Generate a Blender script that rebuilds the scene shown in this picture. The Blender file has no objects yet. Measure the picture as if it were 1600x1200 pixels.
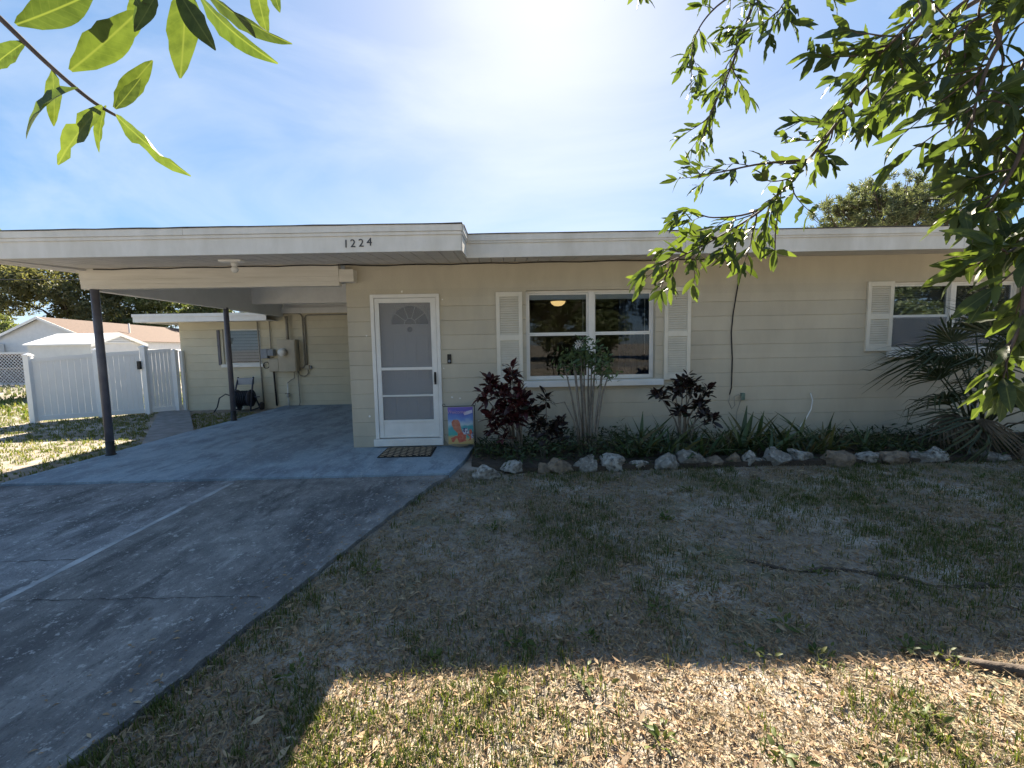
import bpy, bmesh, math, random
import numpy as np
from mathutils import Vector, Matrix, Euler, noise as mnoise

R = math.radians
scene = bpy.context.scene
col = scene.collection
random.seed(7)
rng = np.random.default_rng(11)

# ------------------------------------------------------------------ camera
PITCH, YAW, ROLL, CAM_Z = R(-5.05), R(1.4), R(1.0), 1.45
cd = bpy.data.cameras.new('camera')
cd.sensor_width = 36.0
cd.lens = 680.0 / 1600.0 * 36.0
cd.clip_start = 0.05
cd.clip_end = 3000
cam = bpy.data.objects.new('camera', cd)
col.objects.link(cam)
cam.location = (0, 0, CAM_Z)
fw = Vector((math.sin(YAW) * math.cos(PITCH), math.cos(YAW) * math.cos(PITCH), math.sin(PITCH)))
rt = Vector((math.cos(YAW), -math.sin(YAW), 0))
up = rt.cross(fw)
rt2 = rt * math.cos(ROLL) - up * math.sin(ROLL)
up2 = up * math.cos(ROLL) + rt * math.sin(ROLL)
cam.rotation_euler = Matrix((rt2, up2, -fw)).transposed().to_euler()
scene.camera = cam

# ------------------------------------------------------------------ sky, sun, exposure
SUN_EL, SUN_AZ = R(37.7), R(6.3)          # azimuth measured from +Y towards +X
world = bpy.data.worlds.new('World')
scene.world = world
world.use_nodes = True
wn = world.node_tree
wn.nodes.clear()
w_out = wn.nodes.new('ShaderNodeOutputWorld')
w_bg = wn.nodes.new('ShaderNodeBackground')
w_sky = wn.nodes.new('ShaderNodeTexSky')
w_sky.sky_type = 'NISHITA'
w_sky.sun_disc = False
w_sky.sun_elevation = SUN_EL
w_sky.sun_rotation = SUN_AZ
w_sky.dust_density = 0.35
w_sky.air_density = 0.6
w_sky.ozone_density = 4.0
w_bg.inputs['Strength'].default_value = 0.05
# thin cirrus: stretched noise over the sky direction
w_tc = wn.nodes.new('ShaderNodeTexCoord')
w_map = wn.nodes.new('ShaderNodeMapping')
w_map.inputs['Rotation'].default_value = (0.2, 0.5, 0.6)
w_map.inputs['Scale'].default_value = (1.0, 2.6, 3.4)
w_noise = wn.nodes.new('ShaderNodeTexNoise')
w_noise.inputs['Scale'].default_value = 1.5
w_noise.inputs['Detail'].default_value = 7
w_noise.inputs['Roughness'].default_value = 0.55
w_noise.inputs['Distortion'].default_value = 0.5
w_ramp = wn.nodes.new('ShaderNodeValToRGB')
w_ramp.color_ramp.elements[0].position = 0.46
w_ramp.color_ramp.elements[0].color = (0, 0, 0, 1)
w_ramp.color_ramp.elements[1].position = 0.8
w_ramp.color_ramp.elements[1].color = (0.5, 0.5, 0.5, 1)
w_mix = wn.nodes.new('ShaderNodeMixRGB')
w_mix.inputs['Color2'].default_value = (3.4, 3.55, 3.8, 1)
L = wn.links.new
L(w_tc.outputs['Generated'], w_map.inputs['Vector'])
L(w_map.outputs['Vector'], w_noise.inputs['Vector'])
L(w_noise.outputs['Fac'], w_ramp.inputs['Fac'])
L(w_ramp.outputs['Color'], w_mix.inputs['Fac'])
w_gam = wn.nodes.new('ShaderNodeGamma'); w_gam.inputs['Gamma'].default_value = 0.4
w_hsv = wn.nodes.new('ShaderNodeHueSaturation'); w_hsv.inputs['Saturation'].default_value = 1.75
w_hsv.inputs['Value'].default_value = 1.64
L(w_sky.outputs['Color'], w_gam.inputs['Color'])
L(w_gam.outputs['Color'], w_hsv.inputs['Color'])
L(w_hsv.outputs['Color'], w_mix.inputs['Color1'])
L(w_mix.outputs['Color'], w_bg.inputs['Color'])
L(w_bg.outputs['Background'], w_out.inputs['Surface'])

sl = bpy.data.lights.new('sun', 'SUN')
sl.energy = 4.0
sl.angle = R(0.53)
sl.color = (1.0, 0.89, 0.73)
sun = bpy.data.objects.new('sun', sl)
col.objects.link(sun)
sdir = Vector((math.sin(SUN_AZ) * math.cos(SUN_EL), math.cos(SUN_AZ) * math.cos(SUN_EL), math.sin(SUN_EL)))
sun.rotation_euler = sdir.to_track_quat('Z', 'Y').to_euler()
sun.location = (2, 20, 16)

scene.view_settings.view_transform = 'Standard'
scene.view_settings.look = 'None'
scene.view_settings.gamma = 1.0
scene.view_settings.exposure = 2.7
scene.render.engine = 'CYCLES'
scene.cycles.max_bounces = 8
scene.cycles.transparent_max_bounces = 16

# ------------------------------------------------------------------ materials
def mat(name, c1, c2=None, scale=8.0, rough=0.7, bump=0.0, bscale=60.0, detail=6, spec=0.3, stretch=None,
        lo=0.35, hi=0.65, metal=0.0, c3=None, s3=2.0):
    """Principled surface whose colour wanders between c1 and c2 with noise, optional blotches c3, fine bump."""
    m = bpy.data.materials.new(name)
    m.use_nodes = True
    nt = m.node_tree
    b = nt.nodes['Principled BSDF']
    b.inputs['Roughness'].default_value = rough
    b.inputs['Specular IOR Level'].default_value = spec
    b.inputs['Metallic'].default_value = metal
    b.inputs['Base Color'].default_value = (*c1, 1)
    tc = nt.nodes.new('ShaderNodeTexCoord')
    mp = nt.nodes.new('ShaderNodeMapping')
    if stretch: mp.inputs['Scale'].default_value = stretch
    nt.links.new(tc.outputs['Object'], mp.inputs['Vector'])
    last = None
    def ramp_noise(sc, l, h, det=detail):
        n = nt.nodes.new('ShaderNodeTexNoise')
        n.inputs['Scale'].default_value = sc
        n.inputs['Detail'].default_value = det
        n.inputs['Roughness'].default_value = 0.6
        nt.links.new(mp.outputs['Vector'], n.inputs['Vector'])
        r = nt.nodes.new('ShaderNodeMapRange')
        r.inputs['From Min'].default_value = l
        r.inputs['From Max'].default_value = h
        nt.links.new(n.outputs['Fac'], r.inputs['Value'])
        return r.outputs['Result']
    if c2:
        mx = nt.nodes.new('ShaderNodeMixRGB')
        mx.inputs['Color1'].default_value = (*c1, 1)
        mx.inputs['Color2'].default_value = (*c2, 1)
        nt.links.new(ramp_noise(scale, lo, hi), mx.inputs['Fac'])
        last = mx.outputs['Color']
        if c3:
            m3 = nt.nodes.new('ShaderNodeMixRGB')
            m3.inputs['Color2'].default_value = (*c3, 1)
            nt.links.new(last, m3.inputs['Color1'])
            nt.links.new(ramp_noise(s3, 0.48, 0.68), m3.inputs['Fac'])
            last = m3.outputs['Color']
        nt.links.new(last, b.inputs['Base Color'])
    if bump:
        n = nt.nodes.new('ShaderNodeTexNoise')
        n.inputs['Scale'].default_value = bscale
        n.inputs['Detail'].default_value = 8
        nt.links.new(tc.outputs['Object'], n.inputs['Vector'])
        bp = nt.nodes.new('ShaderNodeBump')
        bp.inputs['Strength'].default_value = bump
        bp.inputs['Distance'].default_value = 0.02
        nt.links.new(n.outputs['Fac'], bp.inputs['Height'])
        nt.links.new(bp.outputs['Normal'], b.inputs['Normal'])
    return m

def leaf_mat(name, cols, trans=0.45, rough=0.4, tint=(1.3, 1.35, 0.5), spec=0.35, island=False):
    """Leaf: diffuse/gloss plus translucent light from behind; hue differs from leaf to leaf."""
    m = bpy.data.materials.new(name)
    m.use_nodes = True
    nt = m.node_tree
    b = nt.nodes['Principled BSDF']
    out = nt.nodes['Material Output']
    b.inputs['Roughness'].default_value = rough
    b.inputs['Specular IOR Level'].default_value = spec
    if island:
        g = nt.nodes.new('ShaderNodeNewGeometry'); src = g.outputs['Random Per Island']
    else:
        g = nt.nodes.new('ShaderNodeObjectInfo'); src = g.outputs['Random']
    rp = nt.nodes.new('ShaderNodeValToRGB')
    els = rp.color_ramp.elements
    while len(els) < len(cols): els.new(0.5)
    for i, c in enumerate(cols):
        els[i].position = i / max(1, len(cols) - 1)
        els[i].color = (*c, 1)
    nt.links.new(src, rp.inputs['Fac'])
    nt.links.new(rp.outputs['Color'], b.inputs['Base Color'])
    if trans > 0:
        t = nt.nodes.new('ShaderNodeBsdfTranslucent')
        mul = nt.nodes.new('ShaderNodeMixRGB'); mul.blend_type = 'MULTIPLY'
        mul.inputs['Fac'].default_value = 1
        mul.inputs['Color2'].default_value = (*tint, 1)
        nt.links.new(rp.outputs['Color'], mul.inputs['Color1'])
        nt.links.new(mul.outputs['Color'], t.inputs['Color'])
        ms = nt.nodes.new('ShaderNodeMixShader')
        ms.inputs['Fac'].default_value = trans
        nt.links.new(b.outputs['BSDF'], ms.inputs[1])
        nt.links.new(t.outputs['BSDF'], ms.inputs[2])
        nt.links.new(ms.outputs['Shader'], out.inputs['Surface'])
    return m

def add_veins(m):
    nt = m.node_tree; b = nt.nodes['Principled BSDF']
    src = b.inputs['Base Color'].links[0].from_socket
    targets = [l.to_socket for l in list(src.links)]
    tc = nt.nodes.new('ShaderNodeTexCoord'); sp = nt.nodes.new('ShaderNodeSeparateXYZ')
    nt.links.new(tc.outputs['Object'], sp.inputs['Vector'])
    def math_(op, a, b_=None, c=None):
        n = nt.nodes.new('ShaderNodeMath'); n.operation = op
        for i, v in enumerate((a, b_, c)):
            if v is None: continue
            if isinstance(v, (int, float)): n.inputs[i].default_value = v
            else: nt.links.new(v, n.inputs[i])
        return n.outputs['Value']
    ax = math_('ABSOLUTE', sp.outputs['X'])
    rib = nt.nodes.new('ShaderNodeMapRange'); rib.inputs['From Min'].default_value = .013; rib.inputs['From Max'].default_value = .004
    nt.links.new(ax, rib.inputs['Value'])
    ph = math_('SINE', math_('MULTIPLY', math_('MULTIPLY_ADD', ax, -.9, sp.outputs['Y']), 62.0))
    vn = nt.nodes.new('ShaderNodeMapRange'); vn.inputs['From Min'].default_value = .88; vn.inputs['From Max'].default_value = 1.0; vn.inputs['To Max'].default_value = .12
    nt.links.new(ph, vn.inputs['Value'])
    fac = math_('MAXIMUM', math_('MULTIPLY', rib.outputs['Result'], .8), vn.outputs['Result'])
    oi = nt.nodes.new('ShaderNodeObjectInfo')
    nz = nt.nodes.new('ShaderNodeTexNoise'); nz.noise_dimensions = '4D'; nz.inputs['Scale'].default_value = 7; nz.inputs['Detail'].default_value = 5
    nt.links.new(tc.outputs['Object'], nz.inputs['Vector']); nt.links.new(math_('MULTIPLY', oi.outputs['Random'], 50.0), nz.inputs['W'])
    def mix(src, c2, f, mode='MIX'):
        mx = nt.nodes.new('ShaderNodeMixRGB'); mx.blend_type = mode
        nt.links.new(src, mx.inputs['Color1']); mx.inputs['Color2'].default_value = (*c2, 1); nt.links.new(f, mx.inputs['Fac'])
        return mx.outputs['Color']
    r1 = nt.nodes.new('ShaderNodeMapRange'); r1.inputs['From Min'].default_value = .4; r1.inputs['From Max'].default_value = .7
    nt.links.new(nz.outputs['Fac'], r1.inputs['Value'])
    out = mix(src, (.55, .6, .6), r1.outputs['Result'], 'MULTIPLY')
    out = mix(out, (.12, .145, .06), fac)
    r2 = nt.nodes.new('ShaderNodeMapRange'); r2.inputs['From Min'].default_value = .69; r2.inputs['From Max'].default_value = .73
    nt.links.new(nz.outputs['Fac'], r2.inputs['Value'])
    out = mix(out, (.05, .03, .015), r2.outputs['Result'])
    for tgt in targets: nt.links.new(out, tgt)
def glass_mat(name, tint=(0.75, 0.8, 0.85), refl=1.5):
    m = bpy.data.materials.new(name)
    m.use_nodes = True
    nt = m.node_tree
    nt.nodes.clear()
    out = nt.nodes.new('ShaderNodeOutputMaterial')
    tr = nt.nodes.new('ShaderNodeBsdfTransparent'); tr.inputs['Color'].default_value = (*tint, 1)
    gl = nt.nodes.new('ShaderNodeBsdfGlossy'); gl.inputs['Roughness'].default_value = 0.015
    fr = nt.nodes.new('ShaderNodeFresnel'); fr.inputs['IOR'].default_value = refl
    ad = nt.nodes.new('ShaderNodeMath'); ad.operation = 'MULTIPLY_ADD'
    ad.inputs[1].default_value = 0.75; ad.inputs[2].default_value = 0.0; ad.use_clamp = True
    nz = nt.nodes.new('ShaderNodeTexNoise'); nz.inputs['Scale'].default_value = 2.2
    bp = nt.nodes.new('ShaderNodeBump'); bp.inputs['Strength'].default_value = 0.1
    ms = nt.nodes.new('ShaderNodeMixShader')
    nt.links.new(nz.outputs['Fac'], bp.inputs['Height'])
    nt.links.new(bp.outputs['Normal'], gl.inputs['Normal'])
    nt.links.new(fr.outputs['Fac'], ad.inputs[0])
    nt.links.new(ad.outputs['Value'], ms.inputs['Fac'])
    nt.links.new(tr.outputs['BSDF'], ms.inputs[1])
    nt.links.new(gl.outputs['BSDF'], ms.inputs[2])
    nt.links.new(ms.outputs['Shader'], out.inputs['Surface'])
    return m

def screen_mat(name, c, opac):
    m = bpy.data.materials.new(name)
    m.use_nodes = True
    nt = m.node_tree
    nt.nodes.clear()
    out = nt.nodes.new('ShaderNodeOutputMaterial')
    tr = nt.nodes.new('ShaderNodeBsdfTransparent')
    df = nt.nodes.new('ShaderNodeBsdfDiffuse'); df.inputs['Color'].default_value = (*c, 1)
    ms = nt.nodes.new('ShaderNodeMixShader'); ms.inputs['Fac'].default_value = opac
    nt.links.new(tr.outputs['BSDF'], ms.inputs[1])
    nt.links.new(df.outputs['BSDF'], ms.inputs[2])
    nt.links.new(ms.outputs['Shader'], out.inputs['Surface'])
    return m

M = {}
M['wall'] = mat('wall_paint', (.55, .51, .41), (.50, .46, .37), 2.2, .75, .25, 90, c3=(.45, .415, .335), s3=.8, stretch=(1.5, 1, .6))
M['wall_rear'] = mat('rear_wall_paint', (.63, .59, .46), (.57, .53, .41), 2.0, .75, .25, 90)
def by_course(m):
    nt = m.node_tree; b = nt.nodes['Principled BSDF']; src = b.inputs['Base Color'].links[0].from_socket
    oi = nt.nodes.new('ShaderNodeObjectInfo'); mr = nt.nodes.new('ShaderNodeMapRange')
    mr.inputs['To Min'].default_value = .965; mr.inputs['To Max'].default_value = 1.03
    nt.links.new(oi.outputs['Random'], mr.inputs['Value'])
    mx = nt.nodes.new('ShaderNodeMixRGB'); mx.blend_type = 'MULTIPLY'; mx.inputs['Fac'].default_value = 1
    nt.links.new(src, mx.inputs['Color1']); nt.links.new(mr.outputs['Result'], mx.inputs['Color2'])
    nt.links.new(mx.outputs['Color'], b.inputs['Base Color'])
by_course(M['wall']); by_course(M['wall_rear'])
M['white'] = mat('white_paint', (.80, .80, .78), (.73, .73, .71), 5, .5, .08, 40)
M['fascia'] = mat('fascia_paint', (.70, .69, .66), (.62, .61, .57), 3, .5, .1, 30, stretch=(2.2, 1, .7), c3=(.56, .545, .50), s3=.9)
M['shutter'] = mat('shutter_vinyl', (.72, .69, .60), (.66, .63, .54), 6, .5)
M['soffit'] = mat('soffit_paint', (.62, .60, .57), (.52, .505, .48), 4, .6, .1, 50)
M['ceiling'] = mat('carport_ceiling_paint', (.76, .76, .74), (.70, .70, .68), 3, .6)
M['beam'] = mat('beam_paint', (.66, .64, .58), (.58, .56, .50), 4, .6, .1, 40, stretch=(.4, 1, 5))
M['roofing'] = mat('rolled_roofing', (.07, .068, .065), (.11, .105, .10), 20, .9, .3, 120)
M['post'] = mat('post_paint', (.10, .10, .125), (.14, .14, .165), 6, .45, .05, 40)
M['post_base'] = mat('post_base_paint', (.03, .03, .035), (.05, .05, .05), 20, .6)
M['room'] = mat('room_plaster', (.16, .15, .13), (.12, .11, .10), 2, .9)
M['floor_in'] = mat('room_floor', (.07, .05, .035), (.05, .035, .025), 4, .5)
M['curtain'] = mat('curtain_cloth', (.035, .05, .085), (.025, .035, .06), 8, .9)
M['blind'] = mat('blind_vinyl', (.62, .60, .56), (.56, .54, .50), 6, .5)
M['glass'] = glass_mat('window_glass')
M['screen'] = screen_mat('door_screen', (.34, .35, .37), .42)
M['doorpaint'] = mat('inner_door_paint', (.78, .77, .75), (.74, .73, .71), 4, .5)
M['black'] = mat('black_metal', (.012, .012, .013), (.02, .02, .02), 30, .4)
M['bulb'] = mat('frosted_glass', (.75, .75, .72), (.7, .7, .68), 5, .3)
M['grey_metal'] = mat('utility_grey_paint', (.26, .29, .34), (.21, .24, .28), 10, .5)
M['panel'] = mat('panel_paint', (.47, .43, .34), (.42, .38, .30), 6, .5)
M['conduit'] = mat('conduit_paint', (.36, .34, .29), (.28, .265, .23), 12, .55)
M['cable'] = mat('cable_rubber', (.018, .016, .018), (.03, .027, .028), 20, .6)
M['steel'] = mat('steel', (.5, .5, .5), (.4, .4, .4), 20, .35, metal=.8)
M['hose'] = mat('hose_rubber', (.02, .025, .04), (.03, .035, .05), 15, .5)
M['reel'] = mat('reel_plastic', (.05, .055, .08), (.07, .075, .10), 10, .5)
M['reel_light'] = mat('reel_handle_plastic', (.36, .38, .42), (.30, .32, .36), 10, .5)
M['vinyl'] = mat('fence_vinyl', (.84, .85, .86), (.80, .81, .82), 3, .4)
M['slab'] = mat('carport_slab_paint', (.27, .35, .43), (.22, .29, .37), 3.5, .6, .12, 60, c3=(.11, .14, .18), s3=1.1, stretch=(.55, 1.5, 1))
M['drive'] = mat('driveway_concrete', (.20, .205, .21), (.11, .115, .12), 3.0, .85, .5, 120, c3=(.30, .305, .31), s3=2.6, stretch=(1.5, .55, 1))
M['drive_b'] = mat('driveway_concrete_pale', (.24, .25, .265), (.14, .147, .157), 4.0, .85, .5, 120, c3=(.36, .37, .385), s3=2.0, stretch=(1.5, .5, 1))
def concrete(name, a, b, dark, pale):
    """weathered slab: mottled black stains, pale worn spots, coarse grain"""
    m = mat(name, a, b, 5.0, .88, .8, 110, detail=10, lo=.40, hi=.60)
    nt = m.node_tree; bs = nt.nodes['Principled BSDF']
    src = bs.inputs['Base Color'].links[0].from_socket
    tc = nt.nodes.new('ShaderNodeTexCoord')
    for (sc, lo, hi, c, k, st, dt) in ((1.1, .47, .60, dark, .75, (1.3, .55, 1), 12), (2.7, .52, .60, dark, .7, (1.4, .5, 1), 12), (7, .57, .66, pale, .5, (1.5, .5, 1), 10),
                                       (42, .58, .68, pale, .6, (1, 1, 1), 4), (55, .57, .68, dark, .75, (1, 1, 1), 4), (17, .62, .67, pale, .7, (1, 1, 1), 3)):
        n = nt.nodes.new('ShaderNodeTexNoise'); n.inputs['Scale'].default_value = sc; n.inputs['Detail'].default_value = dt
        n.inputs['Roughness'].default_value = .72
        r = nt.nodes.new('ShaderNodeMapRange'); r.inputs['From Min'].default_value = lo; r.inputs['From Max'].default_value = hi; r.inputs['To Max'].default_value = k
        mp = nt.nodes.new('ShaderNodeMapping'); mp.inputs['Rotation'].default_value = (0, 0, .5); mp.inputs['Location'].default_value = (sc, sc * 2, 0)
        mp.inputs['Scale'].default_value = st
        mx = nt.nodes.new('ShaderNodeMixRGB'); mx.inputs['Color2'].default_value = (*c, 1)
        nt.links.new(tc.outputs['Object'], mp.inputs['Vector']); nt.links.new(mp.outputs['Vector'], n.inputs['Vector'])
        nt.links.new(n.outputs['Fac'], r.inputs['Value']); nt.links.new(r.outputs['Result'], mx.inputs['Fac']); nt.links.new(src, mx.inputs['Color1'])
        src = mx.outputs['Color']
    nt.links.new(src, bs.inputs['Base Color'])
    return m
M['drive'] = concrete('driveway_concrete', (.27, .265, .255), (.19, .188, .185), (.075, .075, .078), (.46, .455, .44))
M['drive_b'] = concrete('driveway_concrete_pale', (.30, .305, .315), (.21, .215, .225), (.08, .082, .088), (.52, .53, .54))
M['slab'] = concrete('carport_slab_paint', (.33, .42, .50), (.28, .365, .445), (.17, .21, .255), (.45, .53, .59))
M['strip'] = mat('joint_mortar', (.44, .46, .48), (.22, .23, .24), 6, .8, .3, 90)
M['crack'] = mat('crack_dirt', (.022, .022, .024), (.035, .033, .03), 20, .95)
M['path'] = mat('path_concrete', (.25, .255, .26), (.16, .165, .17), 5, .85, .4, 100)
M['road'] = mat('worn_road', (.20, .195, .185), (.16, .155, .15), 8, .9, .3, 80)
M['soil'] = mat('bed_soil', (.09, .07, .055), (.05, .04, .032), 14, .95, .8, 50)
M['mat_rim'] = mat('mat_rubber', (.02, .018, .018), (.03, .028, .026), 30, .8)
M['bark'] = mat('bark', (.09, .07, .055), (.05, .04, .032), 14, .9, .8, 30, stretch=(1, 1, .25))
M['twig'] = mat('twig_bark', (.10, .075, .06), (.06, .045, .04), 30, .8)
M['stem'] = mat('pale_stem', (.23, .21, .18), (.15, .135, .115), 25, .8, .3, 60)
M['petiole'] = mat('palm_petiole', (.06, .075, .035), (.045, .045, .025), 20, .6)
M['ivory'] = mat('ivory_siding', (.72, .73, .74), (.66, .67, .68), 4, .6)
M['shingle'] = mat('brown_shingle', (.105, .07, .055), (.075, .052, .042), 6, .9, .4, 60)
M['tan_wall'] = mat('tan_siding', (.5, .43, .34), (.45, .39, .31), 3, .8)
M['chain'] = mat('galvanised_wire', (.35, .36, .37), (.3, .31, .32), 20, .4, metal=.5)

def rock_mat(name, a, b, c):
    m = mat(name, a, b, 9, .9, .9, 26, c3=c, s3=22)
    return m
M['rock_white'] = rock_mat('white_limestone', (.44, .425, .39), (.24, .22, .195), (.07, .062, .055))
M['rock_tan'] = rock_mat('tan_limestone', (.26, .20, .145), (.18, .145, .11), (.11, .09, .075))
M['rock_grey'] = rock_mat('grey_limestone', (.25, .235, .21), (.13, .12, .105), (.36, .34, .31))

# ground: dirt, thatch and moss patches
def ground_material():
    m = mat('lawn_ground', (.29, .25, .205), (.16, .138, .112), 16, .95, .9, 45)
    nt = m.node_tree
    b = nt.nodes['Principled BSDF']
    src = b.inputs['Base Color'].links[0].from_socket
    tc = nt.nodes.new('ShaderNodeTexCoord')
    def mask(scale, l, h, det=5):
        n = nt.nodes.new('ShaderNodeTexNoise'); n.inputs['Scale'].default_value = scale; n.inputs['Detail'].default_value = det
        n.inputs['Roughness'].default_value = .65
        r = nt.nodes.new('ShaderNodeMapRange'); r.inputs['From Min'].default_value = l; r.inputs['From Max'].default_value = h
        nt.links.new(tc.outputs['Object'], n.inputs['Vector']); nt.links.new(n.outputs['Fac'], r.inputs['Value'])
        return r.outputs['Result']
    def over(src, fac, c):
        mx = nt.nodes.new('ShaderNodeMixRGB'); mx.inputs['Color2'].default_value = (*c, 1)
        nt.links.new(src, mx.inputs['Color1']); nt.links.new(fac, mx.inputs['Fac'])
        return mx.outputs['Color']
    src = over(src, mask(1.1, .52, .66), (.10, .12, .055))       # moss and low green
    src = over(src, mask(1.3, .50, .64, 9), (.42, .385, .34))     # bare pale sand
    src = over(src, mask(38, .60, .70), (.38, .30, .20))         # straw flecks
    nt.links.new(src, b.inputs['Base Color'])
    return m
M['ground'] = ground_material()

M['oak_leaf'] = leaf_mat('oak_leaf', [(.042, .062, .026), (.06, .088, .03), (.092, .122, .04), (.05, .074, .028)], .46, .44, (1.35, 1.4, .45), .3)
M['oak_leaf_j'] = leaf_mat('oak_leaf_mass', [(.042, .062, .026), (.06, .088, .03), (.092, .122, .04), (.05, .074, .028)], .46, .44, (1.35, 1.4, .45), .3, True)
add_veins(M['oak_leaf'])
M['croton_a'] = leaf_mat('croton_maroon', [(.045, .012, .018), (.075, .018, .02), (.03, .016, .018), (.10, .03, .02)], .2, .35, (1.2, .7, .6), .45, True)
M['croton_b'] = leaf_mat('croton_dark', [(.02, .018, .016), (.035, .016, .018), (.02, .03, .015)], .2, .35, (1.1, .9, .6), .45, True)
M['strap'] = leaf_mat('strap_leaf', [(.05, .085, .036), (.08, .12, .046), (.04, .066, .034), (.13, .14, .05), (.11, .085, .05)], .25, .4, (1.2, 1.2, .6), .4)
M['fern'] = leaf_mat('ground_cover_leaf', [(.036, .062, .026), (.055, .09, .035), (.042, .048, .03), (.08, .10, .04)], .25, .5, (1.2, 1.2, .6), .3, True)
M['shrub'] = leaf_mat('shrub_leaf', [(.10, .15, .08), (.13, .19, .095), (.07, .115, .062)], .3, .45, (1.2, 1.25, .6), .35, True)
M['flower'] = leaf_mat('white_petal', [(.8, .8, .78), (.7, .7, .7)], .3, .5, (1, 1, 1), .2, True)
M['palm'] = leaf_mat('palm_leaflet', [(.04, .058, .032), (.056, .078, .04), (.075, .08, .046)], .25, .4, (1.2, 1.2, .6), .4, True)
M['dead'] = leaf_mat('dead_frond', [(.20, .17, .13), (.14, .115, .085), (.25, .22, .18)], .2, .8, (1, 1, .9), .1, True)
M['litter'] = leaf_mat('dry_leaf', [(.11, .072, .045), (.28, .19, .115), (.38, .27, .16), (.17, .11, .07), (.46, .36, .235), (.25, .15, .085), (.33, .225, .13), (.14, .09, .06)], .12, .75, (1, .95, .8), .2, True)
M['straw'] = leaf_mat('dry_grass', [(.30, .23, .135), (.38, .30, .19), (.20, .15, .095), (.42, .35, .235)], .15, .7, (1, 1, .8), .2, True)
M['grass'] = leaf_mat('grass_blade', [(.045, .07, .018), (.07, .10, .025), (.10, .125, .035), (.15, .15, .055)], .35, .5, (1.4, 1.4, .6), .25, True)
M['grass_far'] = leaf_mat('lawn_blade', [(.07, .11, .025), (.10, .14, .035), (.16, .165, .06), (.24, .215, .10)], .35, .5, (1.4, 1.4, .6), .25, True)
M['tree_leaf'] = leaf_mat('tree_foliage', [(.075, .105, .048), (.11, .145, .068), (.16, .185, .09), (.09, .12, .055), (.21, .215, .125)], .4, .5, (1.3, 1.3, .6), .3, True)
M['tree_leaf_b'] = leaf_mat('tree_foliage_olive', [(.10, .11, .055), (.15, .15, .08), (.08, .095, .045), (.20, .185, .11)], .4, .5, (1.3, 1.25, .6), .3, True)
M['pine'] = leaf_mat('pine_needles', [(.08, .10, .055), (.12, .14, .075), (.15, .165, .095)], .35, .6, (1.2, 1.2, .7), .2, True)

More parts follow.
